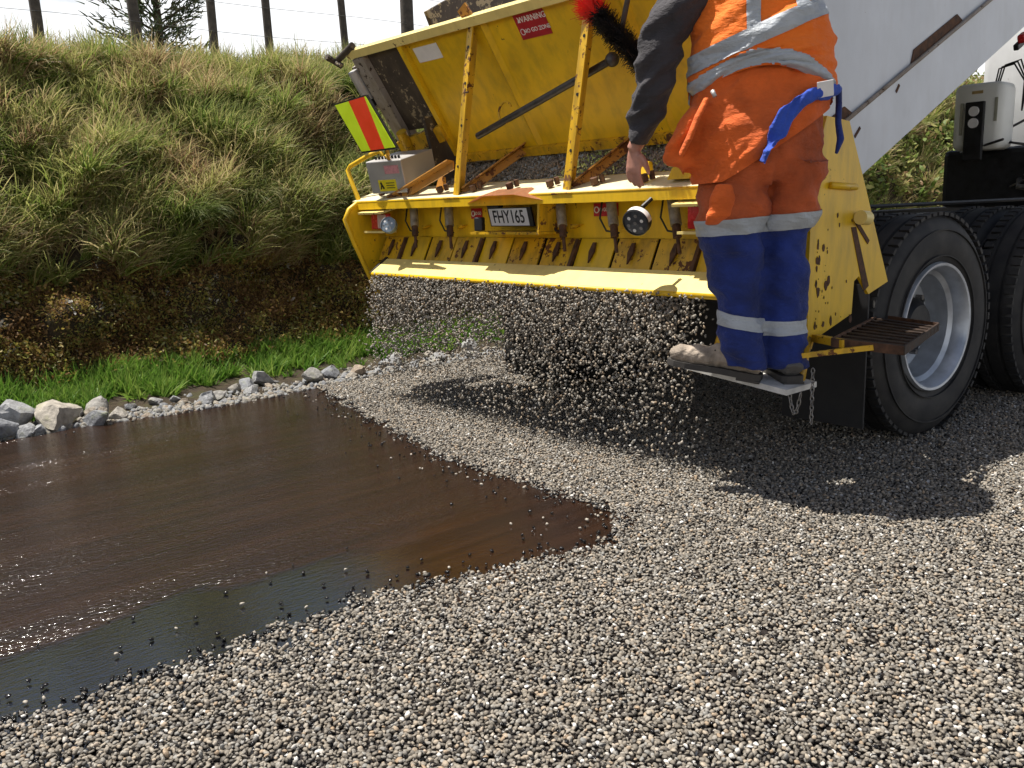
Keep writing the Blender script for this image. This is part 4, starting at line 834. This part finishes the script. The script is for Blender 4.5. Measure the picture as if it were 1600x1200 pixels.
bm = B(); tube(bm, [(3.05, 2.65, 1.17), (3.10, 2.64, 1.205)], 0.010, 8); obj('lamp_stalk', bm, black_metal, wl)
round_lamp((3.12, 4.765, 1.095), (-0.75, -0.55, 0.25), 0.050, (lamp_grey, lamp_grey), 'round grey work lamp at the far end')
for (y0, y1, z0, z1, tx) in ((3.205, 3.04, 1.128, 1.192, 'NO GO ZONE'), (4.20, 4.10, 1.125, 1.185, 'NO GO')):
    bm = B(); prism(bm, [(y0, z0), (y1, z0), (y1, z1), (y0, z1)], lambda u, v, d: Vector((3.322+d, u, v)), -0.001, 0.002); st_ = obj('warning_sticker', bm, sticker_red, bp)
    text('lettering', tx, 0.026, Vector((3.3195, (y0+y1)/2-0.012, (z0+z1)/2)), (0, -1, 0), (0, 0, 1), ink_white, st_, sx=0.75)
    bm = B(); lathe(bm, [(0.012, 0), (0.017, 0), (0.017, 0.002), (0.012, 0.002)], Matrix.Translation((3.3195, y0-0.022, (z0+z1)/2)) @ Matrix.Rotation(math.radians(90), 4, 'Z'), 18, True); obj('no_entry_symbol', bm, ink_white, st_)
# control box, hand rail, striped board
CB = Matrix.Translation((3.26, 4.80, 1.425)) @ Matrix.Rotation(math.radians(12), 4, 'Z') @ Matrix.Rotation(math.radians(-14), 4, 'Y')
CB3 = CB.to_3x3()
bm = B(); box(bm, CB @ Vector((0, 0, 0)), (0.30, 0.30, 0.20), CB3, 0.006); cb = obj('control_box', bm, zinc, spr)
for k in range(8):
    bm = B(); c = CB @ Vector((-0.09, 0.11-0.028*k, 0.100)); tube(bm, [c, c + CB3 @ Vector((0, 0, 0.018))], 0.008, 8); obj('stud', bm, black_metal, cb)
bm = B(); box(bm, CB @ Vector((-0.151, -0.06, 0.045)), (0.002, 0.12, 0.05), CB3); obj('faded_sticker', bm, sticker_pink, cb)
bm = B(); box(bm, CB @ Vector((-0.151, 0.0, -0.05)), (0.002, 0.15, 0.07), CB3); ys = obj('hazard_sticker', bm, sticker_yel, cb)
bm = B(); bar(bm, CB @ Vector((-0.153, 0.055, -0.03)), CB @ Vector((-0.153, 0.035, -0.07)), 0.002, 0.012, CB3 @ Vector((0, 1, 0))); bar(bm, CB @ Vector((-0.153, 0.05, -0.045)), CB @ Vector((-0.153, 0.062, -0.072)), 0.002, 0.008, CB3 @ Vector((0, 1, 0)))
for z_ in (-0.035, -0.05, -0.065): bar(bm, CB @ Vector((-0.153, 0.01, z_)), CB @ Vector((-0.153, -0.06, z_)), 0.002, 0.004, CB3 @ Vector((0, 0, 1)))
obj('hazard_print', bm, ink_black, ys)
bm = B(); tube(bm, [(3.16, 5.17, 1.255), (3.15, 5.22, 1.36), (3.15, 5.27, 1.455), (3.16, 5.25, 1.48), (3.20, 5.10, 1.535), (3.22, 4.98, 1.56), (3.25, 4.96, 1.50)], 0.015, 10); obj('hand_rail', bm, yellow, spr, True, auto=60)
chev = [(5.054, 1.835), (4.699, 1.85), (4.479, 1.547), (4.843, 1.545)]
def chp(s, t_, d): # s 0..1 across, t 0..1 down
    a = Vector((3.0, *chev[0])).lerp(Vector((3.0, *chev[1])), s); b = Vector((3.0, *chev[3])).lerp(Vector((3.0, *chev[2])), s); p = a.lerp(b, t_); return p + Vector((d + (1-t_)*-0.04, 0, 0))
bm = B(); prism(bm, [(-0.03, -0.03), (1.03, -0.03), (1.03, 1.03), (-0.03, 1.03)], chp, 0.003, 0.02); cvb = obj('striped_board', bm, black_metal, spr)
for s0, s1, mt in ((0.0, 0.44, fluo_yel), (0.44, 1.0, fluo_red), ):
    pass
for poly, mt in (([(0, 0), (0.40, 0), (0.0, 1.0)], fluo_yel), ([(0.40, 0), (0.97, 0), (0.50, 1), (0.0, 1)], fluo_red), ([(0.97, 0), (1, 0), (1, 1), (0.50, 1)], fluo_yel)):
    pass
for poly, mt in (([(0, 0), (0.46, 0), (0.28, 1.0), (0, 1)], fluo_yel), ([(0.46, 0), (0.96, 0), (0.70, 1), (0.28, 1)], fluo_red), ([(0.96, 0), (1, 0), (1, 1), (0.70, 1)], fluo_yel)):
    bm = B(); prism(bm, poly, chp, 0.0, 0.0028); obj('stripe', bm, mt, cvb)
bm = B(); tube(bm, [(3.03, 4.62, 1.56), (3.10, 4.70, 1.50), (3.18, 4.85, 1.52)], 0.012, 8); obj('board_arm', bm, yellow_old, spr, True)
# foot board and its hangers, rusty grate step, chain
brd = [Vector((2.965, 2.40, 0.525)), Vector((2.985, 1.87, 0.468)), Vector((3.20, 1.87, 0.468)), Vector((3.20, 2.40, 0.525))]
bm = B(); a = [bm.verts.new(p) for p in brd]; b = [bm.verts.new(p-Vector((0, 0, 0.022))) for p in brd]
bm.faces.new(a); bm.faces.new(b[::-1])
for i in range(4): bm.faces.new((a[i], b[i], b[(i+1) % 4], a[(i+1) % 4]))
bmesh.ops.recalc_face_normals(bm, faces=bm.faces[:]); fb = obj('foot_board', bm, foot_board_mat, spr)
bm = B(); tube(bm, [(3.18, 2.36, 0.51), (3.30, 2.36, 0.74)], 0.014, 8); tube(bm, [(3.16, 1.92, 0.46), (3.30, 1.975, 0.62)], 0.018, 8); obj('board_hanger', bm, yellow_old, fb, True)
gq = [Vector((3.126, 1.795, 0.63)), Vector((3.978, 2.02, 0.63)), Vector((3.85, 1.690, 0.63)), Vector((3.115, 1.50, 0.63))]   # left, far, right, near
def gp(s, t_, dz=0): return gq[0].lerp(gq[1], s).lerp(gq[3].lerp(gq[2], s), t_) + Vector((0, 0, dz))
GS = (0.10, 1.0)
bm = B(); bar(bm, gp(0.1, 1), gp(1, 1), 0.008, 0.034); gst = obj('grate_step', bm, grate_rust, spr)
for a, b in ((gp(0.1, 0), gp(1, 0)), (gp(1, 0), gp(1, 1)), (gp(0.1, 0), gp(0.1, 1))):
    bm = B(); bar(bm, a, b, 0.008, 0.034); obj('grate_edge', bm, rust, gst)
for k in range(9):
    s_ = 0.17+0.093*k; bm = B(); bar(bm, gp(s_, 0.01), gp(s_, 0.99), 0.030, 0.020); obj('grate_bar', bm, grate_rust, gst)
bm = B(); bar(bm, gp(0.1, 0.2), (3.33, 1.96, 0.62), 0.03, 0.03); bar(bm, gp(0.1, 0.6), (3.12, 1.90, 0.58), 0.02, 0.02); obj('grate_bracket', bm, yellow_old, gst)
def chain(pts):
    for i, (a, b) in enumerate(zip(pts, pts[1:])):
        a = Vector(a); b = Vector(b); d = (b-a); m = (a+b)/2; s_ = Vector((1, 0, 0)) if i % 2 else Vector((0, 1, 0)); s_ = (s_ - d*(d.dot(s_)/d.length_squared)).normalized()
        L_ = d.length*0.68; pp = [m + d.normalized()*(L_*math.cos(q)) + s_*(0.007*math.sin(q)) for q in np.linspace(0, math.tau, 11)]
        bm = B(); tube(bm, pp, 0.0022, 6, False); obj('chain_link', bm, grey_steel, fb, True)
chain([(3.02+0.0*t_, 1.88-0.05*t_, 0.455-0.085*math.sin(t_*math.pi)) for t_ in np.linspace(0, 1, 11)])
chain([(3.05, 1.80, 0.55-0.018*k) for k in range(13)])

# ------------------------------------------------------------------ loose lever bar and broom on the tailgate
bm = B(); r0, r1 = Vector((3.29, 4.07, 1.585)), Vector((3.235, 2.99, 1.845))
tube(bm, [r0, r1], 0.019, 14); rod = obj('lever_bar', bm, dark_rod, None, True, auto=40); tag(rod, 'long dark steel lever bar hung slantwise across the yellow tailgate', 'steel bar')
bm = B(); bmesh.ops.create_uvsphere(bm, u_segments=16, v_segments=10, radius=0.034, matrix=Matrix.Translation(r1)); kb = obj('knob', bm, dark_rod, None, True); kb.parent = rod
bm = B(); c = r0.lerp(r1, 0.24); tube(bm, [c + Vector((0.0, 0.055*math.cos(a), 0.04+0.055*math.sin(a))) for a in np.linspace(-2.6, 2.6, 16)], 0.006, 8); kb = obj('ring_hook', bm, yellow_old, None, True); kb.parent = rod
br = thing('broom', (3.05, 2.95, 2.0), 'red-ended broom with black bristles stuck behind the near upright', 'broom')
b0, b1 = Vector((3.06, 2.955, 2.05)), Vector((3.06, 2.64, 1.76)); bd = (b1-b0).normalized()
bm = B(); bar(bm, b0, b1, 0.05, 0.03, (-1, 0, 0.3), 0.008); obj('broom_head', bm, bristle_black, br)
def bristles(nm, f0, f1, mat, nb, ln):
    bm = B(); rr = random.Random(9)
    for _ in range(nb):
        p = b0.lerp(b1, rr.uniform(f0, f1)) + Vector((rr.gauss(0, .012), rr.gauss(0, .012), rr.gauss(0, .012))); a = rr.uniform(0, math.tau)
        s_ = bd.orthogonal().normalized(); u_ = bd.cross(s_); d = s_*math.cos(a)+u_*math.sin(a) + bd*rr.gauss(0 if f0 > 0.05 else -0.6, .25)
        w_ = bd.cross(d).normalized()*0.0022; q = p + d*ln*rr.uniform(0.7, 1.1)
        bm.faces.new([bm.verts.new(x) for x in (p-w_, p+w_, q+w_*0.6, q-w_*0.6)])
    o = obj(nm, bm, mat, br); o['kind'] = 'stuff'
bristles('red_bristles', 0.0, 0.16, bristle_red, 700, 0.062); bristles('black_bristles', 0.15, 1.0, bristle_black, 2600, 0.05)
bm = B(); tube(bm, [b0.lerp(b1, 0.5)+Vector((0.02, 0, 0)), Vector((3.22, 2.72, 2.6))], 0.012, 8); obj('broom_handle', bm, post_wood, br, True)

# ------------------------------------------------------------------ person standing on the foot board
WX, WY = 3.06, 2.0
LR = Matrix(((0.755, 0.655, 0), (-0.655, 0.755, 0), (0, 0, 1)))      # local x = picture right, y = away
WM = Matrix.Translation((WX, WY, 0)) @ LR.to_4x4()
per = thing('person', (WX, WY, 0.48), 'worker in orange vest and orange and blue overalls standing on the foot board', 'person')
def remesh(bm, vox, smooth_it=4, wr=None):
    me = bpy.data.meshes.new('tmp'); bmesh.ops.recalc_face_normals(bm, faces=bm.faces[:]); bm.to_mesh(me); bm.free()
    o = bpy.data.objects.new('tmp', me); COL.objects.link(o)
    m = o.modifiers.new('r', 'REMESH'); m.mode = 'VOXEL'; m.voxel_size = vox; m.use_smooth_shade = True
    if smooth_it: s_ = o.modifiers.new('s', 'SMOOTH'); s_.iterations = smooth_it; s_.factor = 0.5
    dg = bpy.context.evaluated_depsgraph_get(); out = bpy.data.meshes.new_from_object(o.evaluated_get(dg)); bpy.data.objects.remove(o)
    b2 = B(); b2.from_mesh(out); b2.normal_update(); bpy.data.meshes.remove(out)
    if wr:
        mv = [(v, v.normal.copy(), wr(v.co)) for v in b2.verts]
        for v, n_, k in mv: v.co += n_*k
    return b2
def place(name, bm, mat, parent=per, smooth=True, label=None, auto=None):
    bm.transform(WM); return obj(name, bm, mat, parent, smooth, label, auto)
def ridge(p, f, seed, dirv):                                  # elongated folds
    q = Vector(p); s_ = q.dot(Vector(dirv).normalized())
    n_ = noise.noise(Vector((q.x*f*0.35+seed, q.y*f*0.35, s_*f)))
    return n_ - abs(noise.noise(Vector((q.x*f*0.5, q.y*f*0.5+seed, s_*f*1.4))))*0.8
def cut(bm, co, no, keep_below=True):
    bmesh.ops.bisect_plane(bm, geom=bm.verts[:]+bm.edges[:]+bm.faces[:], plane_co=co, plane_no=no, clear_outer=keep_below, clear_inner=not keep_below)
def shell(src, planes, off, thick=0.003, filt=None):           # piece of a garment between planes, lifted off the cloth
    b2 = src.copy()
    for co, no, kb_ in planes: cut(b2, co, no, kb_)
    if filt:
        bmesh.ops.delete(b2, geom=[f_ for f_ in b2.faces if not filt(f_.calc_center_median())], context='FACES')
    b2.normal_update(); mv = [(v, v.normal.copy()) for v in b2.verts]
    for v, n_ in mv: v.co += n_*off
    return b2
Llegs = [(-0.098, -0.01, 0.535, 0.078, 0.085), (-0.104, -0.01, 0.58, 0.080, 0.09), (-0.118, 0.0, 0.69, 0.091, 0.10), (-0.127, 0.0, 0.80, 0.102, 0.108), (-0.148, 0.005, 0.975, 0.124, 0.125), (-0.163, 0.0, 1.11, 0.136, 0.14), (-0.168, 0.0, 1.22, 0.142, 0.155), (-0.15, 0.0, 1.33, 0.15, 0.165)]
Rlegs = [(0.076, 0.03, 0.535, 0.088, 0.095), (0.075, 0.03, 0.58, 0.091, 0.10), (0.066, 0.03, 0.69, 0.096, 0.105), (0.063, 0.03, 0.80, 0.097, 0.11), (0.056, 0.03, 0.975, 0.101, 0.12), (0.062, 0.025, 1.11, 0.102, 0.135), (0.072, 0.02, 1.22, 0.116, 0.155), (0.07, 0.0, 1.33, 0.14, 0.165)]
bm = B(); hring(bm, Llegs); hring(bm, Rlegs)
hring(bm, [(-0.05, 0.0, 1.24, 0.17, 0.13), (-0.05, 0.0, 1.30, 0.245, 0.165), (-0.05, 0.0, 1.38, 0.252, 0.182), (-0.05, 0.0, 1.46, 0.248, 0.172), (-0.05, 0, 1.52, 0.225, 0.145)])
trs = remesh(bm, 0.010, 4, lambda p: max(-0.022, 0.034*ridge(p, 8, 1.5, (0.3 if p.x < -0.04 else -0.2, 0, 1)) + 0.011*ridge(p, 22, 7, (0.5, 0.2, 1)) + (0.014*ridge(p, 16, 3, (0, 0, 1)) if p.z < 0.72 else 0)))
# orange above the upper tape, blue below
BANDL = [((0, 0, 1.105), (-0.10, 0, 1)), ((0, 0, 1.108), (0.02, 0, 1))]
up_ = shell(trs, [(Vector((0, 0, 1.095)), Vector((-0.06, 0, 1)), False)], 0.0); lo_ = shell(trs, [(Vector((0, 0, 1.095)), Vector((-0.06, 0, 1)), True)], 0.0)
b_up = shell(trs, [(Vector((0, 0, 1.072)), Vector((-0.06, 0, 1)), False), (Vector((0, 0, 1.132)), Vector((-0.06, 0, 1)), True)], 0.004)
b_lo1 = shell(trs, [(Vector((0, 0, 0.668)), Vector((0.22, 0, 1)), False), (Vector((0, 0, 0.722)), Vector((0.22, 0, 1)), True)], 0.004, filt=lambda c: c.x < -0.027)
b_lo2 = shell(trs, [(Vector((0, 0, 0.662)), Vector((-0.03, 0, 1)), False), (Vector((0, 0, 0.718)), Vector((-0.03, 0, 1)), True)], 0.004, filt=lambda c: c.x >= -0.027)
tro = place('overall_trousers', up_, c_orange_dark, label='darker orange seat and thighs of the overalls')
low = place('trouser_legs', lo_, c_blue)
for b_ in (b_up, b_lo1, b_lo2): place('reflective_tape', b_, c_band, low)
# torso and vest
TOR = [(-0.05, 0.0, 1.46, 0.245, 0.165), (-0.05, 0.0, 1.567, 0.258, 0.172), (-0.055, 0.0, 1.68, 0.262, 0.172), (-0.062, 0, 1.79, 0.248, 0.165), (-0.068, 0.0, 1.905, 0.222, 0.145), (-0.07, 0.01, 1.98, 0.19, 0.12), (-0.07, 0.02, 2.03, 0.11, 0.09)]
bm = B(); hring(bm, [(a, b, c, d+0.014, e+0.022) for a, b, c, d, e in TOR])
vst = remesh(bm, 0.011, 4, lambda p: max(-0.016, 0.018*ridge(p, 14, 5.2, (-0.4, 0.1, 1)) + 0.009*ridge(p, 27, 2, (-0.5, 0, 1))))
# hem arches up over the back
def hem(x): return 1.655 - 1.55*(x+0.02)**2*1.0 - 0.18*(x+0.05)
for v in list(vst.verts): pass
ar = shell(vst, [(Vector((0, 0, 1.47)), Vector((0, 0, 1)), False)], 0.0)
mv = []
for v in ar.verts:
    if v.co.z < 1.72:
        hz = hem(v.co.x) if v.co.y < 0.05 else 1.50
        lo = 1.47; f_ = (v.co.z-lo)/(1.72-lo); v.co.z = hz + (1.72-hz)*f_
vb = place('safety_vest', ar.copy(), c_vest)
t1 = shell(ar, [(Vector((0, 0, 1.775)), Vector((-0.40, 0, 1)), False), (Vector((0, 0, 1.842)), Vector((-0.40, 0, 1)), True)], 0.004)
t3 = shell(ar, [(Vector((-0.155, 0, 0)), Vector((1, 0, 0)), False), (Vector((-0.105, 0, 0)), Vector((1, 0, 0)), True), (Vector((0, 0, 1.835)), Vector((-0.40, 0, 1)), False)], 0.0045)
t4 = shell(ar, [(Vector((0.02, 0, 0)), Vector((1, 0, 0)), False), (Vector((0.07, 0, 0)), Vector((1, 0, 0)), True), (Vector((0, 0, 1.835)), Vector((-0.40, 0, 1)), False)], 0.0045)
t2 = shell(ar, [], 0.004, filt=lambda c: c.y < 0.12 and 0.004 < c.z-hem(c.x) < 0.058)
for b_ in (t1, t2, t3, t4): place('reflective_tape', b_, c_band, vb)
ar.free(); vst.free()
# jacket tied round the hips: wrap, flap, knotted sleeves with blue cuffs
bm = B(); hring(bm, [(-0.055, 0.0, 1.23, 0.262, 0.19), (-0.06, 0.0, 1.30, 0.272, 0.20), (-0.06, 0.0, 1.40, 0.276, 0.203), (-0.055, 0.0, 1.50, 0.268, 0.195), (-0.05, 0, 1.60, 0.258, 0.18), (-0.05, 0, 1.68, 0.246, 0.168)])
tube(bm, [(-0.30, -0.07, 1.52), (-0.345, -0.05, 1.42), (-0.365, -0.02, 1.35), (-0.33, -0.05, 1.30)], [0.03, 0.045, 0.05, 0.03], 12, ry=[0.04, 0.06, 0.06, 0.04])
jk = remesh(bm, 0.011, 4, lambda p: max(-0.018, 0.026*ridge(p, 11, 8.8, (-0.5, 0.1, 1)) + 0.012*ridge(p, 22, 4, (-0.6, 0, 1))))
jk2 = shell(jk, [(Vector((-0.11, 0, 1.33)), Vector((-0.62, 0, 1)), False), (Vector((0, 0, 1.27)), Vector((-0.06, 0, 1)), False)], 0.0)
jo = place('tied_jacket', jk2, c_orange); jk.free()
bm = B(); tube(bm, [(-0.285, -0.13, 1.555), (-0.32, -0.14, 1.49), (-0.345, -0.12, 1.42), (-0.37, -0.08, 1.36)], [0.016, 0.022, 0.024, 0.018], 10, ry=[0.010]*4); place('rolled_sleeve', remesh(bm, 0.006, 2), c_orange, jo)
bm = B(); tube(bm, [(-0.270, -0.150, 1.578), (-0.262, -0.160, 1.556)], 0.008, 8); place('clip', bm, zinc, jo)
bm = B(); pts = [(0.20, -0.10, 1.575), (0.17, -0.15, 1.562), (0.10, -0.195, 1.555), (0.03, -0.215, 1.53), (-0.02, -0.222, 1.48), (-0.055, -0.225, 1.42), (-0.085, -0.222, 1.355), (-0.105, -0.215, 1.315)]
tube(bm, pts, [0.014, 0.016, 0.016, 0.016, 0.016, 0.018, 0.021, 0.016], 16, ry=[0.020, 0.028, 0.031, 0.033, 0.038, 0.046, 0.055, 0.050], up=(0.5, 0, 1))
place('blue_sleeve', remesh(bm, 0.006, 2, lambda p: 0.013*ridge(p, 22, 1, (1, 0, -0.45)) + 0.006*ridge(p, 45, 4, (1, 0, -0.5))), c_blue_light, jo)
bm = B(); tube(bm, [(0.205, -0.09, 1.58), (0.222, -0.05, 1.53), (0.222, -0.05, 1.46), (0.232, -0.055, 1.40), (0.215, -0.06, 1.345)], [0.012, 0.012, 0.012, 0.014, 0.006], 10, ry=[0.02, 0.022, 0.02, 0.024, 0.01]); place('blue_sleeve', remesh(bm, 0.006, 2), c_blue, jo)
bm = B(); box(bm, (0.118, -0.205, 1.565), (0.058, 0.004, 0.055), Matrix.Rotation(-0.15, 3, 'Y') @ Matrix.Rotation(0.25, 3, 'X'), 0.001); place('white_tag', bm, ink_white, jo, False)
# knee pocket flap hanging at the left thigh
bm = B(); hring(bm, [(-0.255, -0.10, 1.10, 0.03, 0.02), (-0.235, -0.135, 1.13, 0.05, 0.03), (-0.225, -0.14, 1.20, 0.05, 0.03), (-0.22, -0.135, 1.25, 0.03, 0.02)], 16); place('thigh_pocket', remesh(bm, 0.007, 3, lambda p: 0.005*ridge(p, 20, 5, (0, 0, 1))), c_orange, tro)
# jersey: sleeves and shoulders
bm = B()
armL = [(-0.24, 0.01, 1.965), (-0.34, 0.0, 1.93), (-0.395, 0.0, 1.86), (-0.43, 0.01, 1.77), (-0.442, 0.02, 1.68), (-0.458, 0.05, 1.567), (-0.485, 0.085, 1.47), (-0.508, 0.10, 1.418)]
tube(bm, armL, [0.085, 0.10, 0.096, 0.088, 0.088, 0.083, 0.068, 0.054], 18, ry=[0.085, 0.10, 0.09, 0.085, 0.082, 0.076, 0.062, 0.05])
armR = [(0.05, 0.03, 1.955), (0.10, 0.07, 1.92), (0.12, 0.16, 1.84), (0.12, 0.25, 1.72), (0.14, 0.34, 1.66), (0.08, 0.40, 1.63)]
tube(bm, armR, [0.075, 0.085, 0.08, 0.072, 0.06, 0.05], 18)
hring(bm, [(-0.068, 0.0, 1.80, 0.205, 0.125), (-0.07, 0.0, 1.905, 0.20, 0.122), (-0.07, 0.01, 1.97, 0.185, 0.112), (-0.07, 0.02, 2.02, 0.10, 0.082), (-0.07, 0.025, 2.05, 0.075, 0.075)])
jr = remesh(bm, 0.010, 3, lambda p: (0.020*ridge(p, 17, 2.2, (-0.5, 0.2, 1)) + 0.009*ridge(p, 34, 6, (-0.6, 0, 1))) if abs(p.x+0.07) > 0.22 else 0)
place('jersey', jr, c_char)
# body: one continuous figure (head, neck, trunk, arms, hands, legs)
bm = B()
hring(bm, [(-0.05, 0, 1.26, 0.12, 0.09), (-0.05, 0, 1.34, 0.19, 0.12), (-0.05, 0, 1.45, 0.20, 0.13), (-0.055, 0, 1.6, 0.20, 0.13), (-0.06, 0, 1.75, 0.20, 0.13), (-0.068, 0, 1.88, 0.18, 0.11), (-0.07, 0.015, 1.98, 0.09, 0.07), (-0.07, 0.03, 2.04, 0.060, 0.062), (-0.07, 0.035, 2.10, 0.058, 0.064)])
hring(bm, [(-0.07, 0.07, 2.055, 0.030, 0.035), (-0.07, 0.06, 2.085, 0.058, 0.075), (-0.07, 0.05, 2.13, 0.070, 0.09), (-0.07, 0.045, 2.19, 0.077, 0.098), (-0.07, 0.04, 2.25, 0.074, 0.094), (-0.07, 0.04, 2.29, 0.052, 0.066), (-0.07, 0.04, 2.305, 0.02, 0.03)])
tube(bm, [(-0.07, 0.135, 2.20), (-0.07, 0.158, 2.155), (-0.07, 0.14, 2.145)], [0.009, 0.016, 0.012], 10)          # nose
tube(bm, [(-0.095, 0.132, 2.112), (-0.07, 0.142, 2.112), (-0.045, 0.132, 2.112)], [0.006, 0.009, 0.006], 8)        # mouth
for s_ in (-1, 1):
    tube(bm, [(-0.07+s_*0.078, 0.04, 2.205), (-0.07+s_*0.086, 0.032, 2.18), (-0.07+s_*0.078, 0.04, 2.15)], [0.012, 0.018, 0.010], 10)   # ears
tube(bm, armL[1:]+[(-0.522, 0.108, 1.392)], [0.06, 0.055, 0.052, 0.046, 0.042, 0.036, 0.030, 0.028], 14)
tube(bm, armR[1:]+[(0.055, 0.425, 1.615)], [0.06, 0.055, 0.045, 0.04, 0.034, 0.03], 14)
hring(bm, [(-0.09, 0, 0.56, 0.036, 0.04), (-0.115, 0, 0.78, 0.042, 0.045), (-0.14, 0, 0.98, 0.05, 0.052), (-0.14, 0, 1.25, 0.075, 0.08)], 18); hring(bm, [(0.075, 0.03, 0.56, 0.036, 0.04), (0.064, 0.03, 0.78, 0.042, 0.045), (0.06, 0.03, 0.98, 0.05, 0.052), (0.05, 0.02, 1.25, 0.075, 0.08)], 18)
def hand(w0, dirv, side, palm_n, curl):
    w0 = Vector(w0); d = Vector(dirv).normalized(); n_ = Vector(palm_n); n_ = (n_ - d*d.dot(n_)).normalized(); s_ = d.cross(n_)*side
    tube(bm, [w0, w0+d*0.03, w0+d*0.075, w0+d*0.095], [0.026, 0.034, 0.040, 0.036], 14, ry=[0.022, 0.020, 0.018, 0.014], up=n_)
    for k, (o_, ln) in enumerate(((0.030, 0.068), (0.010, 0.078), (-0.011, 0.073), (-0.031, 0.058))):
        p = w0 + d*0.085 + s_*o_; q = d.copy(); pts = [p]
        for j in range(4):
            q = (q + n_*curl*(0.6 if j else 0.25)).normalized(); pts.append(pts[-1] + q*ln*(0.32, 0.30, 0.22, 0.16)[j])
        tube(bm, pts, [0.0095, 0.0093, 0.0088, 0.008, 0.0055], 10)
    p = w0 + d*0.025 + s_*0.028; q = (d*0.8 + s_*0.7 + n_*0.35).normalized(); pts = [p, p+q*0.035]; q2 = (d + s_*0.15 + n_*0.4).normalized(); pts += [pts[-1]+q2*0.028, pts[-1]+q2*0.052]
    tube(bm, pts, [0.015, 0.013, 0.0105, 0.006], 10)
hand((-0.516, 0.105, 1.40), (-0.04, 0.12, -1), 1, (0.75, 0.55, 0.1), 0.55)
hand((0.06, 0.42, 1.62), (-0.55, 0.75, -0.1), -1, (0, 0.3, -1), 0.6)
place('body', remesh(bm, 0.0048, 2), skin)
# eyes and hair
for s_ in (-1, 1):
    bm = B(); bmesh.ops.create_uvsphere(bm, u_segments=12, v_segments=8, radius=0.012, matrix=Matrix.Translation((-0.07+s_*0.032, 0.128, 2.185))); place('eye', bm, ink_white)
bm = B(); hring(bm, [(-0.07, 0.015, 2.11, 0.066, 0.060), (-0.07, 0.015, 2.16, 0.079, 0.082), (-0.07, 0.02, 2.21, 0.084, 0.098), (-0.07, 0.035, 2.27, 0.079, 0.103), (-0.07, 0.04, 2.305, 0.055, 0.075), (-0.07, 0.04, 2.32, 0.02, 0.03)]); place('hair', remesh(bm, 0.006, 2, lambda p: 0.004*noise.noise(p*60)), hair_m)
# boots
def boot(heel, toe, zh, zt, mat, name):
    h = Vector((*heel, zh)); t_ = Vector((*toe, zt)); d = (t_-h); L_ = d.length; d.normalize(); up = Vector((0, 0, 1)); up = (up - d*d.dot(up)).normalized()
    st_ = [(-0.02, 0.040, 0.032, 0.036), (0.05, 0.060, 0.046, 0.046), (0.22, 0.066, 0.075, 0.044), (0.40, 0.060, 0.062, 0.042), (0.58, 0.052, 0.047, 0.045), (0.76, 0.052, 0.042, 0.051), (0.90, 0.048, 0.040, 0.048), (1.0, 0.026, 0.026, 0.030)]
    bm = B(); tube(bm, [h + d*(L_*f_) + up*(ry_+0.012) for f_, _, ry_, _ in st_], [w_ for *_, w_ in st_], 18, ry=[ry_ for _, _, ry_, _ in st_], up=up)
    a = h + d*(L_*0.20); tube(bm, [a+up*0.05, a+Vector((0, 0, 0.08)), a+Vector((0, 0, 0.115))], [0.052, 0.050, 0.046], 18)
    bo = place(name, remesh(bm, 0.007, 3, lambda p: 0.008*ridge(p, 24, 2, (d.x, d.y, 0.3)) + 0.004*ridge(p, 60, 5, (d.x, d.y, 0.8))), mat)
    bm = B(); s_ = d.cross(up)
    out = []
    for f_, w_ in ((-0.03, 0.030), (0.02, 0.046), (0.2, 0.047), (0.42, 0.040), (0.6, 0.046), (0.8, 0.053), (0.93, 0.046), (1.02, 0.022)): out.append((f_, w_))
    poly = [(f_*L_, w_) for f_, w_ in out] + [(f_*L_, -w_) for f_, w_ in reversed(out)]
    prism(bm, poly, lambda u, v, dd: h + d*u + s_*v + up*dd, 0.0, 0.024); place('sole', bm, c_sole, bo, False)
    bm = B(); box(bm, h + d*(L_*0.10) - up*0.006, (L_*0.26, 0.088, 0.012), frame_from(d, up), 0.003); place('heel', bm, c_sole, bo, False)
    for f_ in (0.36, 0.43, 0.50):
        c = h + d*(L_*f_) + up*(0.118-0.10*(f_-0.36)/0.14*0.16); bm = B(); tube(bm, [c - s_*0.034 - up*0.012, c + up*0.002, c + s_*0.034 - up*0.012], 0.004, 6); place('lace', bm, c_sole, bo)
boot((-0.045, -0.02), (-0.375, 0.12), 0.488, 0.538, c_boot, 'boot')
boot((0.082, -0.055), (0.03, 0.24), 0.480, 0.486, c_boot_dark, 'boot')
